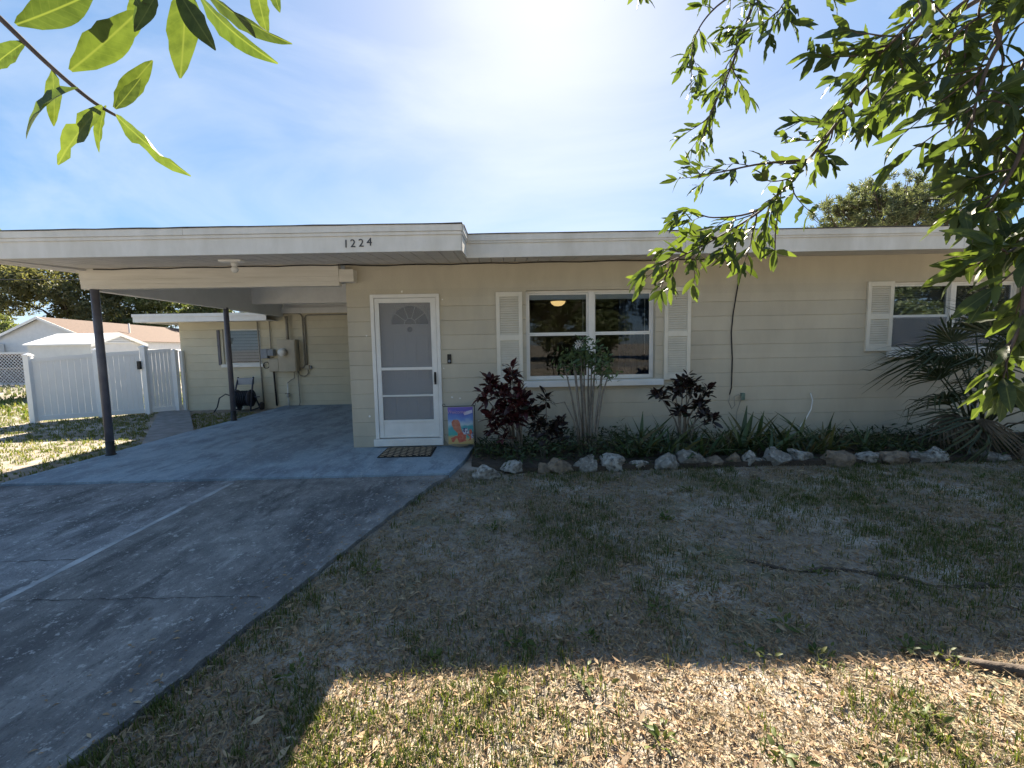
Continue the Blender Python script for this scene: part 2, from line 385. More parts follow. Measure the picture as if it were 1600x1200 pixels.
# ------------------------------------------------------------------ mesh building helpers
class MB:
    def __init__(self):
        self.v = []; self.f = []
    def add(self, vs, fs):
        n = len(self.v)
        self.v += [tuple(p) for p in vs]
        self.f += [tuple(i + n for i in q) for q in fs]
        return self
    def box(self, x0, x1, y0, y1, z0, z1):
        vs = [(x0, y0, z0), (x1, y0, z0), (x1, y1, z0), (x0, y1, z0), (x0, y0, z1), (x1, y0, z1), (x1, y1, z1), (x0, y1, z1)]
        return self.add(vs, [(0, 3, 2, 1), (4, 5, 6, 7), (0, 1, 5, 4), (1, 2, 6, 5), (2, 3, 7, 6), (3, 0, 4, 7)])
    def prism(self, prof, axis, a, b):
        """closed profile (list of 2-tuples) extruded along axis 'x' ((y,z) profile), 'y' ((x,z)) or 'z' ((x,y))"""
        def P(p, t):
            return {'x': (t, p[0], p[1]), 'y': (p[0], t, p[1]), 'z': (p[0], p[1], t)}[axis]
        n = len(prof)
        vs = [P(p, a) for p in prof] + [P(p, b) for p in prof]
        fs = [tuple(range(n))[::-1], tuple(range(n, 2 * n))] + [(i, (i + 1) % n, n + (i + 1) % n, n + i) for i in range(n)]
        return self.add(vs, fs)
    def tube(self, pts, r, k=8, caps=True):
        pts = [Vector(p) for p in pts]
        rs = r if isinstance(r, (list, tuple)) else [r] * len(pts)
        base = len(self.v)
        prev = None
        for i, p in enumerate(pts):
            t = (pts[min(i + 1, len(pts) - 1)] - pts[max(i - 1, 0)])
            if t.length < 1e-9: t = Vector((0, 0, 1))
            t.normalize()
            if prev is None:
                a = Vector((0, 0, 1)) if abs(t.z) < .9 else Vector((1, 0, 0))
                n = t.cross(a).normalized()
            else:
                n = (prev - t * prev.dot(t))
                n = n.normalized() if n.length > 1e-6 else t.orthogonal().normalized()
            prev = n
            bno = t.cross(n)
            for j in range(k):
                a = 2 * math.pi * j / k
                self.v.append(tuple(p + (n * math.cos(a) + bno * math.sin(a)) * rs[i]))
        for i in range(len(pts) - 1):
            for j in range(k):
                a = base + i * k + j; b = base + i * k + (j + 1) % k
                self.f.append((a, b, b + k, a + k))
        if caps:
            self.f.append(tuple(base + j for j in range(k))[::-1])
            self.f.append(tuple(base + (len(pts) - 1) * k + j for j in range(k)))
        return self
    def lathe(self, prof, c, k=20, axis='z'):
        """profile of (radius, height) about a vertical (or y) axis at c"""
        base = len(self.v)
        for (r, h) in prof:
            for j in range(k):
                a = 2 * math.pi * j / k
                if axis == 'z': self.v.append((c[0] + r * math.cos(a), c[1] + r * math.sin(a), c[2] + h))
                elif axis == 'y': self.v.append((c[0] + r * math.cos(a), c[1] + h, c[2] + r * math.sin(a)))
                else: self.v.append((c[0] + h, c[1] + r * math.cos(a), c[2] + r * math.sin(a)))
        for i in range(len(prof) - 1):
            for j in range(k):
                a = base + i * k + j; b = base + i * k + (j + 1) % k
                self.f.append((a, b, b + k, a + k))
        self.f.append(tuple(base + j for j in range(k))[::-1])
        self.f.append(tuple(base + (len(prof) - 1) * k + j for j in range(k)))
        return self
    def mesh(self, name, m, off=(0, 0, 0), smooth=False):
        me = bpy.data.meshes.new(name)
        ox, oy, oz = off
        me.from_pydata([(x - ox, y - oy, z - oz) for x, y, z in self.v], [], self.f)
        me.update()
        bm = bmesh.new(); bm.from_mesh(me)
        bmesh.ops.recalc_face_normals(bm, faces=bm.faces)
        bm.to_mesh(me); bm.free()
        if smooth:
            me.polygons.foreach_set('use_smooth', [True] * len(me.polygons))
        if m: me.materials.append(M[m] if isinstance(m, str) else m)
        return me

WL = {}     # world location of every parent
def link(name, me, parent=None, loc=None):
    o = bpy.data.objects.new(name, me)
    col.objects.link(o)
    if parent is not None:
        o.parent = parent
    if loc is not None:
        o.location = loc
    return o
def tag(o, label, cat, group=None):
    o['label'] = label
    o['category'] = cat
    if group: o['group'] = group
    return o
def thing(name, loc, label, cat, group=None):
    o = bpy.data.objects.new(name, None)
    o.empty_display_size = .1
    col.objects.link(o)
    o.location = loc
    WL[o.name] = Vector(loc)
    return tag(o, label, cat, group)
def part(name, mb, m, parent, smooth=False, bevel=0.0):
    """mesh given in world coordinates, stored relative to the parent's base"""
    off = WL[parent.name]
    o = link(name, mb.mesh(name, m, off, smooth), parent)
    WL[o.name] = off
    if bevel:
        b = o.modifiers.new('bevel', 'BEVEL'); b.width = bevel; b.segments = 2; b.limit_method = 'ANGLE'
    return o
def single(name, mb, m, label, cat, loc, group=None, smooth=False, bevel=0.0):
    o = link(name, mb.mesh(name, m, loc, smooth))
    o.location = loc
    WL[o.name] = Vector(loc)
    if bevel:
        b = o.modifiers.new('bevel', 'BEVEL'); b.width = bevel; b.segments = 2; b.limit_method = 'ANGLE'
    return tag(o, label, cat, group)
def structure(name, mb, m, smooth=False):
    o = link(name, mb.mesh(name, m, (0, 0, 0), smooth))
    o['kind'] = 'structure'
    WL[o.name] = Vector((0, 0, 0))
    return o
def bulk(name, V, F, m, parent=None, kind='stuff', smooth=False):
    """large mesh from numpy arrays: V (n,3), F (m,k)"""
    me = bpy.data.meshes.new(name)
    k = F.shape[1]
    me.vertices.add(len(V)); me.vertices.foreach_set('co', V.astype(np.float32).ravel())
    me.loops.add(F.size); me.loops.foreach_set('vertex_index', F.astype(np.int32).ravel())
    me.polygons.add(len(F)); me.polygons.foreach_set('loop_start', np.arange(0, F.size, k, dtype=np.int32))
    if smooth: me.polygons.foreach_set('use_smooth', np.ones(len(F), dtype=bool))
    me.update(calc_edges=True)
    me.validate()
    me.materials.append(M[m] if isinstance(m, str) else m)
    o = link(name, me, parent)
    if kind: o['kind'] = kind
    return o

# ------------------------------------------------------------------ ground
def gnoise(x, y):
    return mnoise.noise(Vector((x * .8, y * .8, 3.1))) * .018 + mnoise.noise(Vector((x * 2.6, y * 2.6, 1.7))) * .010
def inner(x, y):
    return 1.0 if (-1.3 < x < 9 and .2 < y < 6) else (.5 if (-12 < x < 9 and -3 < y < 14) else 0.0)
def gz(x, y):
    z = gnoise(x, y) * inner(x, y)
    if x < -5.0: z -= .02
    return z
def axis_coords(lo, hi, step, far):
    a = list(np.arange(lo, hi + 1e-6, step))
    out, s, p = [], step, hi
    while p < far:
        s *= 1.35; p += s; out.append(p)
    out2, s, p = [], step, lo
    while p > -far:
        s *= 1.35; p -= s; out2.append(p)
    return out2[::-1] + a + out
gx = axis_coords(-12, 9, .14, 1200)
gy = axis_coords(-1, 13, .14, 1200)
V = np.array([(x, y, gz(x, y)) for y in gy for x in gx])
nx, ny = len(gx), len(gy)
ii = np.arange((ny - 1) * (nx - 1)); a = (ii // (nx - 1)) * nx + ii % (nx - 1)
ground = bulk('ground', V, np.stack([a, a + 1, a + nx + 1, a + nx], 1), 'ground', None, 'structure', True)

# driveway: two poured slabs with a mortar strip between them and cracks
EDGE = [(-1.75, .35), (-1.53, 1.40), (-1.29, 2.35), (-.94, 3.70), (-.72, 4.45), (-.60, 4.72)]
_e = []
for (xa, ya), (xb, yb_) in zip(EDGE[:-1], EDGE[1:]):
    k_ = max(1, int((yb_ - ya) / .07))
    _e += [(xa + (xb - xa) * i / k_ + random.uniform(-.009, .009), ya + (yb_ - ya) * i / k_) for i in range(k_)]
EDGE_FINE = _e + [EDGE[-1]]
def flat(mb, poly, z0, z1):
    return mb.prism(poly, 'z', z0, z1)
JX = -2.90
drive = structure('driveway', flat(MB(), [(JX + .001, -14), (-2.2, -14), (-2.0, -1)] + EDGE_FINE + [(JX + .001, 4.72)], -.08, .036), 'drive')
dl = part('driveway_slab', flat(MB(), [(-5.6, -14), (JX - .001, -14), (JX - .001, 4.72), (-5.6, 4.72)], -.08, .034), 'drive_b', drive)
_le = [(JX - .032 + random.uniform(-.008, .012), -2 + .17 * i) for i in range(40)]
_re = [(JX + .030 + random.uniform(-.014, .008), -2 + .17 * i) for i in range(40)]
_ys = [p for p in _le if p[1] < 4.7]; _yr = [p for p in _re if p[1] < 4.7]
part('joint_strip', flat(MB(), [(JX - .04, -14)] + [(JX + .04, -14)] + _yr + _ys[::-1], -.08, .0385), 'strip', drive)
def crack(pts, w, z, nm='crack'):
    L_, R_ = [], []
    for i, (x, y) in enumerate(pts):
        ww = w * random.uniform(.5, 1.2)
        L_.append((x, y + ww)); R_.append((x, y - ww))
    mb = MB()
    n = len(pts)
    vs = [(x, y, z) for x, y in L_] + [(x, y, z) for x, y in R_]
    mb.add(vs, [(i, i + 1, n + i + 1, n + i) for i in range(n - 1)])
    return part(nm, mb, 'crack', drive)
def wander(x0, y0, x1, y1, n, amp):
    return [(x0 + (x1 - x0) * i / n, y0 + (y1 - y0) * i / n + random.uniform(-amp, amp)) for i in range(n + 1)]
crack(wander(JX + .05, 2.46, -1.40, 2.42, 40, .010), .0022, .0405)
crack(wander(-5.5, 2.98, JX - .05, 2.95, 40, .012), .003, .0385)
crack(wander(JX + .05, 3.05, -2.2, 3.62, 24, .012), .0018, .0405)

# carport slab, its front lip and the front stoop corner
slab_poly = [(-5.47, 4.735), (-.60, 4.735), (-.47, 5.3), (-.40, 6.09), (-2.08, 6.09), (-2.08, 10.94), (-5.42, 10.94), (-5.42, 8.4), (-5.47, 7.6)]
slab = structure('carport_slab', flat(MB(), slab_poly, -.08, .055), 'slab')
path = structure('path', flat(MB(), [(-5.48, 6.62), (-5.46, 7.75), (-7.6, 10.7), (-8.25, 10.6)], -.05, .022), 'path')
bed_pts = [(-.38, 5.15), (.1, 4.86), (.8, 4.84), (1.9, 4.86), (3.0, 4.88), (4.2, 4.84), (5.6, 4.86), (9.0, 4.9), (9.0, 6.09), (-.39, 6.09)]
bed = structure('planting_bed', flat(MB(), bed_pts, -.1, .06), 'soil')
road = structure('road', MB().box(-200, 200, -21, -14.2, -.1, .02), 'road')

# ------------------------------------------------------------------ the house
house = thing('house', (0, 6.1, 0), 'tan block ranch house with white fascia and attached open carport', 'house')
WY = 6.10
TILT = .006
def rz(x): return TILT * x                       # the whole roofline runs very slightly up to the right
SLOPE = .078

DOOR = (-1.73, -.875, .075, 2.13)
WIN1 = (.36, 2.175, .955, 2.205)
WIN2 = (5.557, 7.42, 1.285, 2.25)
openings = [DOOR, WIN1, WIN2]
def wall_pieces(x0, x1, z0, z1, ops):
    """rectangles covering [x0,x1]x[z0,z1] minus the openings (split by rows)"""
    spans = [(x0, x1)]
    for (a, b, c, d) in ops:
        if c < z1 - 1e-4 and d > z0 + 1e-4:
            nxt = []
            for (s, e) in spans:
                if b <= s or a >= e: nxt.append((s, e)); continue
                if a > s: nxt.append((s, a))
                if b < e: nxt.append((b, e))
            spans = nxt
    return spans
core = MB()
zs = sorted({-.05, 2.70} | {v for o in openings for v in (o[2], o[3])})
for z0, z1 in zip(zs[:-1], zs[1:]):
    for s, e in wall_pieces(-2.10, 9.0, z0, z1, openings):
        core.box(s, e, WY + .012, WY + .19, z0, z1)
core.box(-2.10, -1.92, WY + .19, 10.95, -.05, 2.7)          # carport side wall
core.box(8.82, 9.0, WY + .19, 14.0, -.05, 2.7)
core.box(-2.10, 8.82, 13.8, 14.0, -.05, 2.7)
wall = part('wall', core, 'wall', house)
def course_prof(y, z0, z1, c=.005):
    return [(y + .0125, z0), (y + .006, z0), (y, z0 + c), (y, z1 - c), (y + .006, z1), (y + .0125, z1)]
joints = [-.04] + [.21 + .2 * k for k in range(0, 10)] + [2.70]
for z0, z1 in zip(joints[:-1], joints[1:]):
    # rows cut where an opening starts or ends inside them
    cuts = sorted({z0, z1} | {v for o in openings for v in (o[2], o[3]) if z0 < v < z1})
    for a, b in zip(cuts[:-1], cuts[1:]):
        for s, e in wall_pieces(-2.10, 9.0, a, b, openings):
            mb = MB()
            c0 = .005 if a == z0 else 0.0
            c1 = .005 if b == z1 else 0.0
            mb.prism([(WY + .0125, a), (WY + (.007 if c0 else 0), a), (WY, a + c0 + 1e-5), (WY, b - c1 - 1e-5), (WY + (.007 if c1 else 0), b), (WY + .0125, b)], 'x', s, e)
            part('block_course', mb, 'wall', wall)

for (cx_, cz_, r_) in ((-.70, .74, .016), (-.585, .725, .014), (-.26, .50, .036), (-.33, .40, .012), (-1.86, .50, .02), (-.80, 1.15, .010), (-1.85, 1.62, .012), (-.79, 2.10, .012), (-1.34, 2.215, .018)):
    k_ = 9
    pv = [(cx_ + r_ * random.uniform(.5, 1.2) * math.cos(6.283 * i / k_), WY - .0012, cz_ + r_ * random.uniform(.5, 1.3) * math.sin(6.283 * i / k_)) for i in range(k_)]
    part('paint_chip', MB().add(pv, [tuple(range(k_))]), 'white', wall)
# rear wing wall behind the carport
RY = 10.95
RWIN = (-6.84, -5.93, 1.11, 1.97)
rc = MB()
zs = sorted({-.08, 2.36, RWIN[2], RWIN[3]})
for z0, z1 in zip(zs[:-1], zs[1:]):
    for s, e in wall_pieces(-7.87, -1.92, z0, z1, [RWIN]):
        rc.box(s, e, RY + .012, RY + .19, z0, z1)
rc.box(-7.87, -7.69, RY + .19, 15.5, -.08, 2.36)
rear = part('rear_wall', rc, 'wall_rear', house)
joints = [-.07] + [.16 + .2 * k for k in range(11)] + [2.36]
for z0, z1 in zip(joints[:-1], joints[1:]):
    cuts = sorted({z0, z1} | {v for v in (RWIN[2], RWIN[3]) if z0 < v < z1})
    for a, b in zip(cuts[:-1], cuts[1:]):
        for s, e in wall_pieces(-7.87, -2.10, a, b, [RWIN]):
            mb = MB()
            c0 = .005 if a == z0 else 0.0
            c1 = .005 if b == z1 else 0.0
            mb.prism([(RY + .0125, a), (RY + (.007 if c0 else 0), a), (RY, a + c0 + 1e-5), (RY, b - c1 - 1e-5), (RY + (.007 if c1 else 0), b), (RY + .0125, b)], 'x', s, e)
            part('block_course', mb, 'wall_rear', rear)

# roof: low slope rising to a ridge, carport eave standing forward of the house eave
CE, HE, RIDGE = 4.83, 5.47, 9.7
CZ, HZ = 2.49, 2.538        # fascia bottoms at x = 0
def soff(x, y):              # underside of the roof
    z = CZ + .004 + SLOPE * (y - CE) if y <= RIDGE else CZ + .004 + SLOPE * (RIDGE - CE) - .06 * (y - RIDGE)
    return z + rz(x)
def roofslab(x0, x1, ye, t0, t1, mb):
    ys = [ye, RIDGE, 14.4]
    vs = []
    for x in (x0, x1):
        for y in ys:
            vs.append((x, y, soff(x, y) + t0)); vs.append((x, y, soff(x, y) + t1))
    n = 6
    fs = [(0, 2, 3, 1), (2, 4, 5, 3), (n, n + 1, n + 3, n + 2), (n + 2, n + 3, n + 5, n + 4),
          (0, 1, n + 1, n), (4, n + 4, n + 5, 5), (1, 3, n + 3, n + 1), (3, 5, n + 5, n + 3), (0, n, n + 2, 2), (2, n + 2, n + 4, 4)]
    mb.add(vs, fs)
rm = MB()
roofslab(-5.74, -.405, CE + .03, .14, .262, rm)
roofslab(-.405, 9.3, HE + .03, .10, .245, rm)
roof = part('roof', rm, 'roofing', house)
# ceiling of the carport behind the front beam
cm = MB()
cm.add([(-5.33, 6.02, soff(-5.33, 6.02) + .006), (-2.10, 6.02, soff(-2.1, 6.02) + .006), (-2.10, RIDGE, soff(-2.1, RIDGE) + .006), (-5.33, RIDGE, soff(-5.33, RIDGE) + .006),
        (-5.33, 10.95, soff(-5.33, 10.95) + .006), (-2.1, 10.95, soff(-2.1, 10.95) + .006)], [(0, 1, 2, 3), (3, 2, 5, 4)])
part('carport_ceiling', cm, 'ceiling', roof)
def soffit_board(x0, x1, y0, y1):
    mb = MB()
    g = .008
    vs = []
    for (x, dz) in ((x0 + .001, .014), (x0 + g, 0), (x1 - g, 0), (x1 - .001, .014)):
        for y in (y0, y1):
            vs.append((x, y, soff(x, y) + dz))
    for x in (x0 + .001, x1 - .001):
        for y in (y0, y1):
            vs.append((x, y, soff(x, y) + .03))
    mb.add(vs, [(0, 1, 3, 2), (2, 3, 5, 4), (4, 5, 7, 6), (8, 10, 11, 9), (0, 8, 9, 1), (6, 7, 11, 10), (0, 2, 4, 6, 10, 8), (1, 9, 11, 7, 5, 3)])
    part('soffit_board', mb, 'soffit', roof)
x = -5.72
while x < -.43:
    x1 = min(x + .158, -.42)
    soffit_board(x, x1, CE + .01, 6.10 if x > -2.2 else (5.97 if x > -5.46 else 10.9))
    x += .158
x = -.419
while x < 9.25:
    soffit_board(x, min(x + .158, 9.28), HE + .01, 6.10)
    x += .158
# fascia: lower board, bead, upper band, drip edge (each with the slight rise to the right)
def rail(x0, x1, y0, y1, z0, z1, nm, m, parent=roof, seg=1, wob=0.0):
    mb = MB()
    n = seg
    xs = [x0 + (x1 - x0) * i / n for i in range(n + 1)]
    vs = []
    for i, x in enumerate(xs):
        w = random.uniform(-wob, wob)
        for (y, z) in ((y0, z0), (y1, z0), (y1, z1 + w), (y0, z1 + w)):
            vs.append((x, y, z + rz(x)))
    fs = [(3, 2, 1, 0), (4 * n, 4 * n + 1, 4 * n + 2, 4 * n + 3)]
    for i in range(n):
        for j in range(4):
            fs.append((4 * i + j, 4 * i + (j + 1) % 4, 4 * i + 4 + (j + 1) % 4, 4 * i + 4 + j))
    mb.add(vs, fs)
    return part(nm, mb, m, parent)
cf = rail(-5.76, -.405, CE - .012, CE + .012, CZ - .005, CZ + .165, 'fascia_board', 'fascia')
rail(-5.76, -.398, CE - .024, CE + .012, CZ + .166, CZ + .199, 'fascia_bead', 'fascia')
for xa_, xb_ in ((-5.76, -3.33), (-3.327, -.392)): rail(xa_, xb_, CE - .034, CE + .012, CZ + .20 + random.uniform(0, .002), CZ + .270, 'fascia_band', 'fascia', seg=9, wob=.003)
rail(-5.78, -.385, CE - .044, CE + .05, CZ + .273, CZ + .281, 'drip_edge', 'roofing', seg=24, wob=.003)
for xa_, xb_ in ((-.395, 2.31), (2.314, 5.85), (5.854, 9.3)): rail(xa_, xb_, HE - .012, HE + .012, HZ - .005 + random.uniform(-.002, .002), HZ + .165, 'fascia_board', 'fascia', seg=6, wob=.0)
rail(-.395, 9.3, HE - .024, HE + .012, HZ + .166, HZ + .192, 'fascia_bead', 'fascia')
rail(-.395, 9.3, HE - .034, HE + .012, HZ + .193, HZ + .266, 'fascia_band', 'fascia', seg=22, wob=.003)
rail(-.38, 9.32, HE - .044, HE + .05, HZ + .269, HZ + .277, 'drip_edge', 'roofing', seg=40, wob=.003)
# returns: right end of the carport eave and left side of the carport
def side_rail(x0, x1, y0, y1, dz0, dz1, nm, m):
    mb = MB(); vs = []
    for x in (x0, x1):
        for y in (y0, y1):
            for d in (dz0, dz1): vs.append((x, y, soff(x, y) + d))
    mb.add(vs, [(0, 1, 3, 2), (4, 6, 7, 5), (0, 4, 5, 1), (2, 3, 7, 6), (1, 5, 7, 3), (0, 2, 6, 4)])
    return part(nm, mb, m, roof)
for xa, xb in ((-.418, -.394),):
    side_rail(xa, xb, CE + .013, HE + .012, -.009, .161, 'fascia_board', 'fascia')
    side_rail(xa, xb + .009, CE + .013, HE - .025, .163, .195, 'fascia_bead', 'fascia')
    side_rail(xa, xb + .016, CE + .013, HE - .035, .197, .268, 'fascia_band', 'fascia')
    side_rail(xa, xb + .024, CE + .06, HE - .046, .2685, .2775, 'drip_edge', 'roofing')
side_rail(-5.765, -5.742, CE + .013, RIDGE, -.009, .255, 'fascia_board', 'fascia')
# carport beams and posts
def beam(mb, x0, x1, y0, y1, z0, z1): mb.box(x0, x1, y0, y1, z0, z1)
for k, (za, zb, dy) in enumerate(((2.285, 2.345, .0), (2.346, 2.405, -.006), (2.406, 2.60, -.012))):
    mb = MB()
    vs = []
    for x in (-5.50, -2.135):
        top = (soff(x, 5.95) + .003) if k == 2 else zb + rz(x) * .0
        for (y, z) in ((5.955 + dy, za), (6.05, za), (6.05, top), (5.955 + dy, top)): vs.append((x, y, z))
    mb.add(vs, [(3, 2, 1, 0), (4, 5, 6, 7), (0, 1, 5, 4), (1, 2, 6, 5), (2, 3, 7, 6), (3, 0, 4, 7)])
    part('beam_board', mb, 'beam', house)
part('beam_end_cap', MB().box(-2.13, -1.94, 5.945, 6.099, 2.335, 2.497), 'beam', house)
mb = MB()
vs = []
for x in (-5.44, -5.33):
    for (y, z) in ((6.052, 2.27), (10.94, 2.255), (10.94, soff(x, 10.94)), (RIDGE, soff(x, RIDGE)), (6.052, soff(x, 6.052))): vs.append((x, y, z))
mb.add(vs, [(0, 1, 2, 3, 4), (9, 8, 7, 6, 5), (0, 5, 6, 1), (1, 6, 7, 2), (2, 7, 8, 3), (3, 8, 9, 4), (4, 9, 5, 0)])
part('side_beam', mb, 'ceiling', house)
part('ridge_beam', MB().box(-5.33, -2.10, 9.62, 9.78, 2.44, soff(-5.4, RIDGE) - .002), 'white', house)
part('wall_plate', MB().box(-5.33, -2.10, 10.88, 10.949, 2.33, 2.47), 'white', house)
part('gable_infill', MB().box(-5.33, -2.10, 10.955, 11.05, 2.365, soff(-5.4, 10.95) - .002), 'ceiling', house)
for (px, py) in ((-5.36, 5.99), (-5.36, 8.75)):
    p = part('post', MB().lathe([(.047, .19), (.047, 2.285 - .055)], (px, py, .055), 16), 'post', house, True)
    part('post_base', MB().lathe([(.06, 0), (.06, .012), (.05, .014), (.05, .19)], (px, py, .0555), 16), 'post_base', p, True)
# rear wing roof with white fascia
rw = part('rear_roof', MB().box(-8.50, -5.47, 10.43, 15.8, 2.30, 2.325), 'roofing', house)
part('fascia_board', MB().box(-8.51, -5.46, 10.40, 10.428, 2.135, 2.318), 'white', rw)
part('fascia_band', MB().box(-8.52, -5.46, 10.382, 10.40, 2.255, 2.322), 'white', rw)
part('fascia_board', MB().box(-8.51, -8.482, 10.4285, 15.8, 2.135, 2.298), 'white', rw)
part('soffit', MB().box(-8.48, -5.47, 10.43, 10.955, 2.15, 2.165), 'ceiling', rw)

# dark rooms behind the windows
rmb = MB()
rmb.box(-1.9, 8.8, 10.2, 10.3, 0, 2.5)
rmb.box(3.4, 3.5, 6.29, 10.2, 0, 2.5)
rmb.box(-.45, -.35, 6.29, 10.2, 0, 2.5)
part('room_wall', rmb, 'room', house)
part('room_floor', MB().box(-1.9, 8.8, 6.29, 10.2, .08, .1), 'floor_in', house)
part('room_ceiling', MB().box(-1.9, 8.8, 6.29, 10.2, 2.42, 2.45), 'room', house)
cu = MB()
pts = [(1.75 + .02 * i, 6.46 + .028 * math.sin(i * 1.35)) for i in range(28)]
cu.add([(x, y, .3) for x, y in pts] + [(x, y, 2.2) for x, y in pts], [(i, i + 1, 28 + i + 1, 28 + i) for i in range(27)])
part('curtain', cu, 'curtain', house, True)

# windows
def sash_frame(mb, x0, x1, z0, z1, y0, y1, w):
    mb.box(x0, x0 + w, y0, y1, z0, z1); mb.box(x1 - w, x1, y0, y1, z0, z1)
    mb.box(x0 + w, x1 - w, y0, y1, z0, z0 + w); mb.box(x0 + w, x1 - w, y0, y1, z1 - w, z1)
def window(op, mull, rail_z, yw, name='window', sillx=.045, silh=.09):
    x0, x1, z0, z1 = op
    fr = MB(); sash_frame(fr, x0 + .001, x1 - .001, z0 + .001, z1 - .001, yw, yw + .06, .03)
    w = part(name, fr, 'white', house, bevel=.003)
    part('mullion', MB().box(mull - .04, mull + .04, yw - .008, yw + .055, z0 + .032, z1 - .032), 'white', w, bevel=.004)
    part('sill', MB().prism([(WY - .055, z0 - .092), (WY + .10, z0 - .092), (WY + .10, z0 - .001), (WY - .045, z0 - .012), (WY - .055, z0 - .02)], 'x', x0 - sillx, x1 + sillx * 2.4), 'white', w)
    for (a, b) in ((x0 + .032, mull - .042), (mull + .042, x1 - .032)):
        for (c, d, dy) in ((z0 + .032, rail_z, .008), (rail_z + .002, z1 - .032, .026)):
            s = MB(); sash_frame(s, a, b, c, d, yw + dy, yw + dy + .018, .022)
            sh = part('sash', s, 'white', w)
            part('pane', MB().box(a + .023, b - .023, yw + dy + .007, yw + dy + .011, c + .023, d - .023), 'glass', sh)
    return w
w1 = window(WIN1, 1.285, 1.60, WY + .075)
for (a, b) in ((.41, 1.235), (1.335, 2.125)):
    part('blind', MB().box(a, b, WY + .118, WY + .15, 2.085, 2.165), 'blind', w1)
    part('blind_cord', MB().tube([(b - .05, WY + .16, 2.09), (b - .05, WY + .16, 1.3)], .004, 5), 'blind', w1)
w2 = window(WIN2, 6.485, 1.765, WY + .05)
for (a, b) in ((5.61, 6.435), (6.535, 7.37)):
    bl = MB()
    z = 1.40
    while z < 2.2:
        bl.add([(a, WY + .135, z), (b, WY + .135, z), (b, WY + .150, z + .017), (a, WY + .150, z + .017)], [(0, 1, 2, 3)])
        z += .026
    o = part('blind', bl, 'blind', w2)
    part('insect_screen', MB().box(a + .01, b - .01, WY + .052, WY + .054, 1.33, 1.755), 'screen', w2)
# shutters with louvres
def shutter(x0, x1, z0, z1):
    y0, y1 = WY - .032, WY - .0005
    mb = MB()
    st = .052
    zm = z0 + (z1 - z0) * .5
    mb.box(x0, x0 + st, y0, y1, z0, z1); mb.box(x1 - st, x1, y0, y1, z0, z1)
    for (a, b) in ((z0, z0 + .085), (zm - .04, zm + .04), (z1 - .065, z1)):
        mb.box(x0 + st, x1 - st, y0, y1, a, b)
    s = part('shutter', mb, 'shutter', house, bevel=.003)
    for (a, b) in ((z0 + .086, zm - .041), (zm + .041, z1 - .066)):
        lv = MB()
        n = int((b - a) / .031)
        for i in range(n):
            z = a + (b - a) * i / n
            lv.add([(x0 + st, y0 + .004, z + .002), (x1 - st, y0 + .004, z + .002), (x1 - st, y1 - .008, z + .026), (x0 + st, y1 - .008, z + .026),
                    (x0 + st, y0 + .004, z + .006), (x1 - st, y0 + .004, z + .006), (x1 - st, y1 - .008, z + .030), (x0 + st, y1 - .008, z + .030)],
                   [(0, 1, 5, 4), (4, 5, 6, 7), (0, 3, 2, 1)])
        part('louvre_panel', lv, 'shutter', s)
shutter(-.055, .308, .93, 2.185)
shutter(2.295, 2.668, .93, 2.222)
shutter(5.18, 5.553, 1.28, 2.255)
shutter(7.425, 7.80, 1.28, 2.262)
# rear window with slipping blind slats
x0, x1, z0, z1 = RWIN
fr = MB(); sash_frame(fr, x0 + .001, x1 - .001, z0 + .001, z1 - .001, RY + .05, RY + .10, .03)
rwin = part('window', fr, 'white', house)
part('sill', MB().box(x0 - .05, x1 + .06, RY - .05, RY + .10, z0 - .075, z0 - .002), 'white', rwin)
part('pane', MB().box(x0 + .03, x1 - .03, RY + .072, RY + .076, z0 + .03, z1 - .03), 'glass', rwin)
for i in range(11):
    z = z0 + .06 + i * .074
    dx = [0, .02, .06, .03, .10, .08, .14, .16, 0, 0, 0][i]
    sl_ = MB().add([(x0 + .035 + dx, RY + .10, z), (x1 - .035, RY + .10, z), (x1 - .035, RY + .115, z + .066), (x0 + .035 + dx, RY + .115, z + .066)], [(0, 1, 2, 3)])
    part('blind_slat', sl_, 'blind', rwin)
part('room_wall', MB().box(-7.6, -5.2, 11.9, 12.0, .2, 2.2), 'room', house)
part('window_jamb_trim', MB().box(x0 - .12, x0 - .06, RY - .03, RY - .001, z0 - .02, z1 - .02), 'post', rwin)

# front door: inner panel door behind a white storm door
dx0, dx1, dz0, dz1 = DOOR
inner_d = part('door', MB().box(dx0 + .04, dx1 - .04, WY + .11, WY + .15, .17, 2.10), 'doorpaint', house)
dcx = (dx0 + dx1) / 2 + .035
def arc_poly(cx, cz, r, n=20, a0=0, a1=math.pi):
    return [(cx + r * math.cos(a0 + (a1 - a0) * i / n), cz + r * math.sin(a0 + (a1 - a0) * i / n)) for i in range(n + 1)]
fl = MB(); fl.prism(arc_poly(dcx, 1.775, .255), 'y', WY + .102, WY + .109)
part('fanlight_pane', fl, 'glass', inner_d)
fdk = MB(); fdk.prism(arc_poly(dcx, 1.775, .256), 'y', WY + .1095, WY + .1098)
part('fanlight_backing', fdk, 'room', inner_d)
ft = MB()
ft.tube([(x, WY + .10, z) for x, z in arc_poly(dcx, 1.77, .27)], .014, 6)
ft.box(dcx - .285, dcx + .285, WY + .088, WY + .1095, 1.748, 1.774)
for ang in (36, 72, 108, 144):
    c, s = math.cos(R(ang)), math.sin(R(ang))
    ft.tube([(dcx + .08 * c, WY + .099, 1.775 + .08 * s), (dcx + .255 * c, WY + .099, 1.775 + .255 * s)], .005, 5)
ft.tube([(x, WY + .099, z) for x, z in arc_poly(dcx, 1.775, .08, 10)], .005, 5)
part('fanlight_frame', ft, 'doorpaint', inner_d)
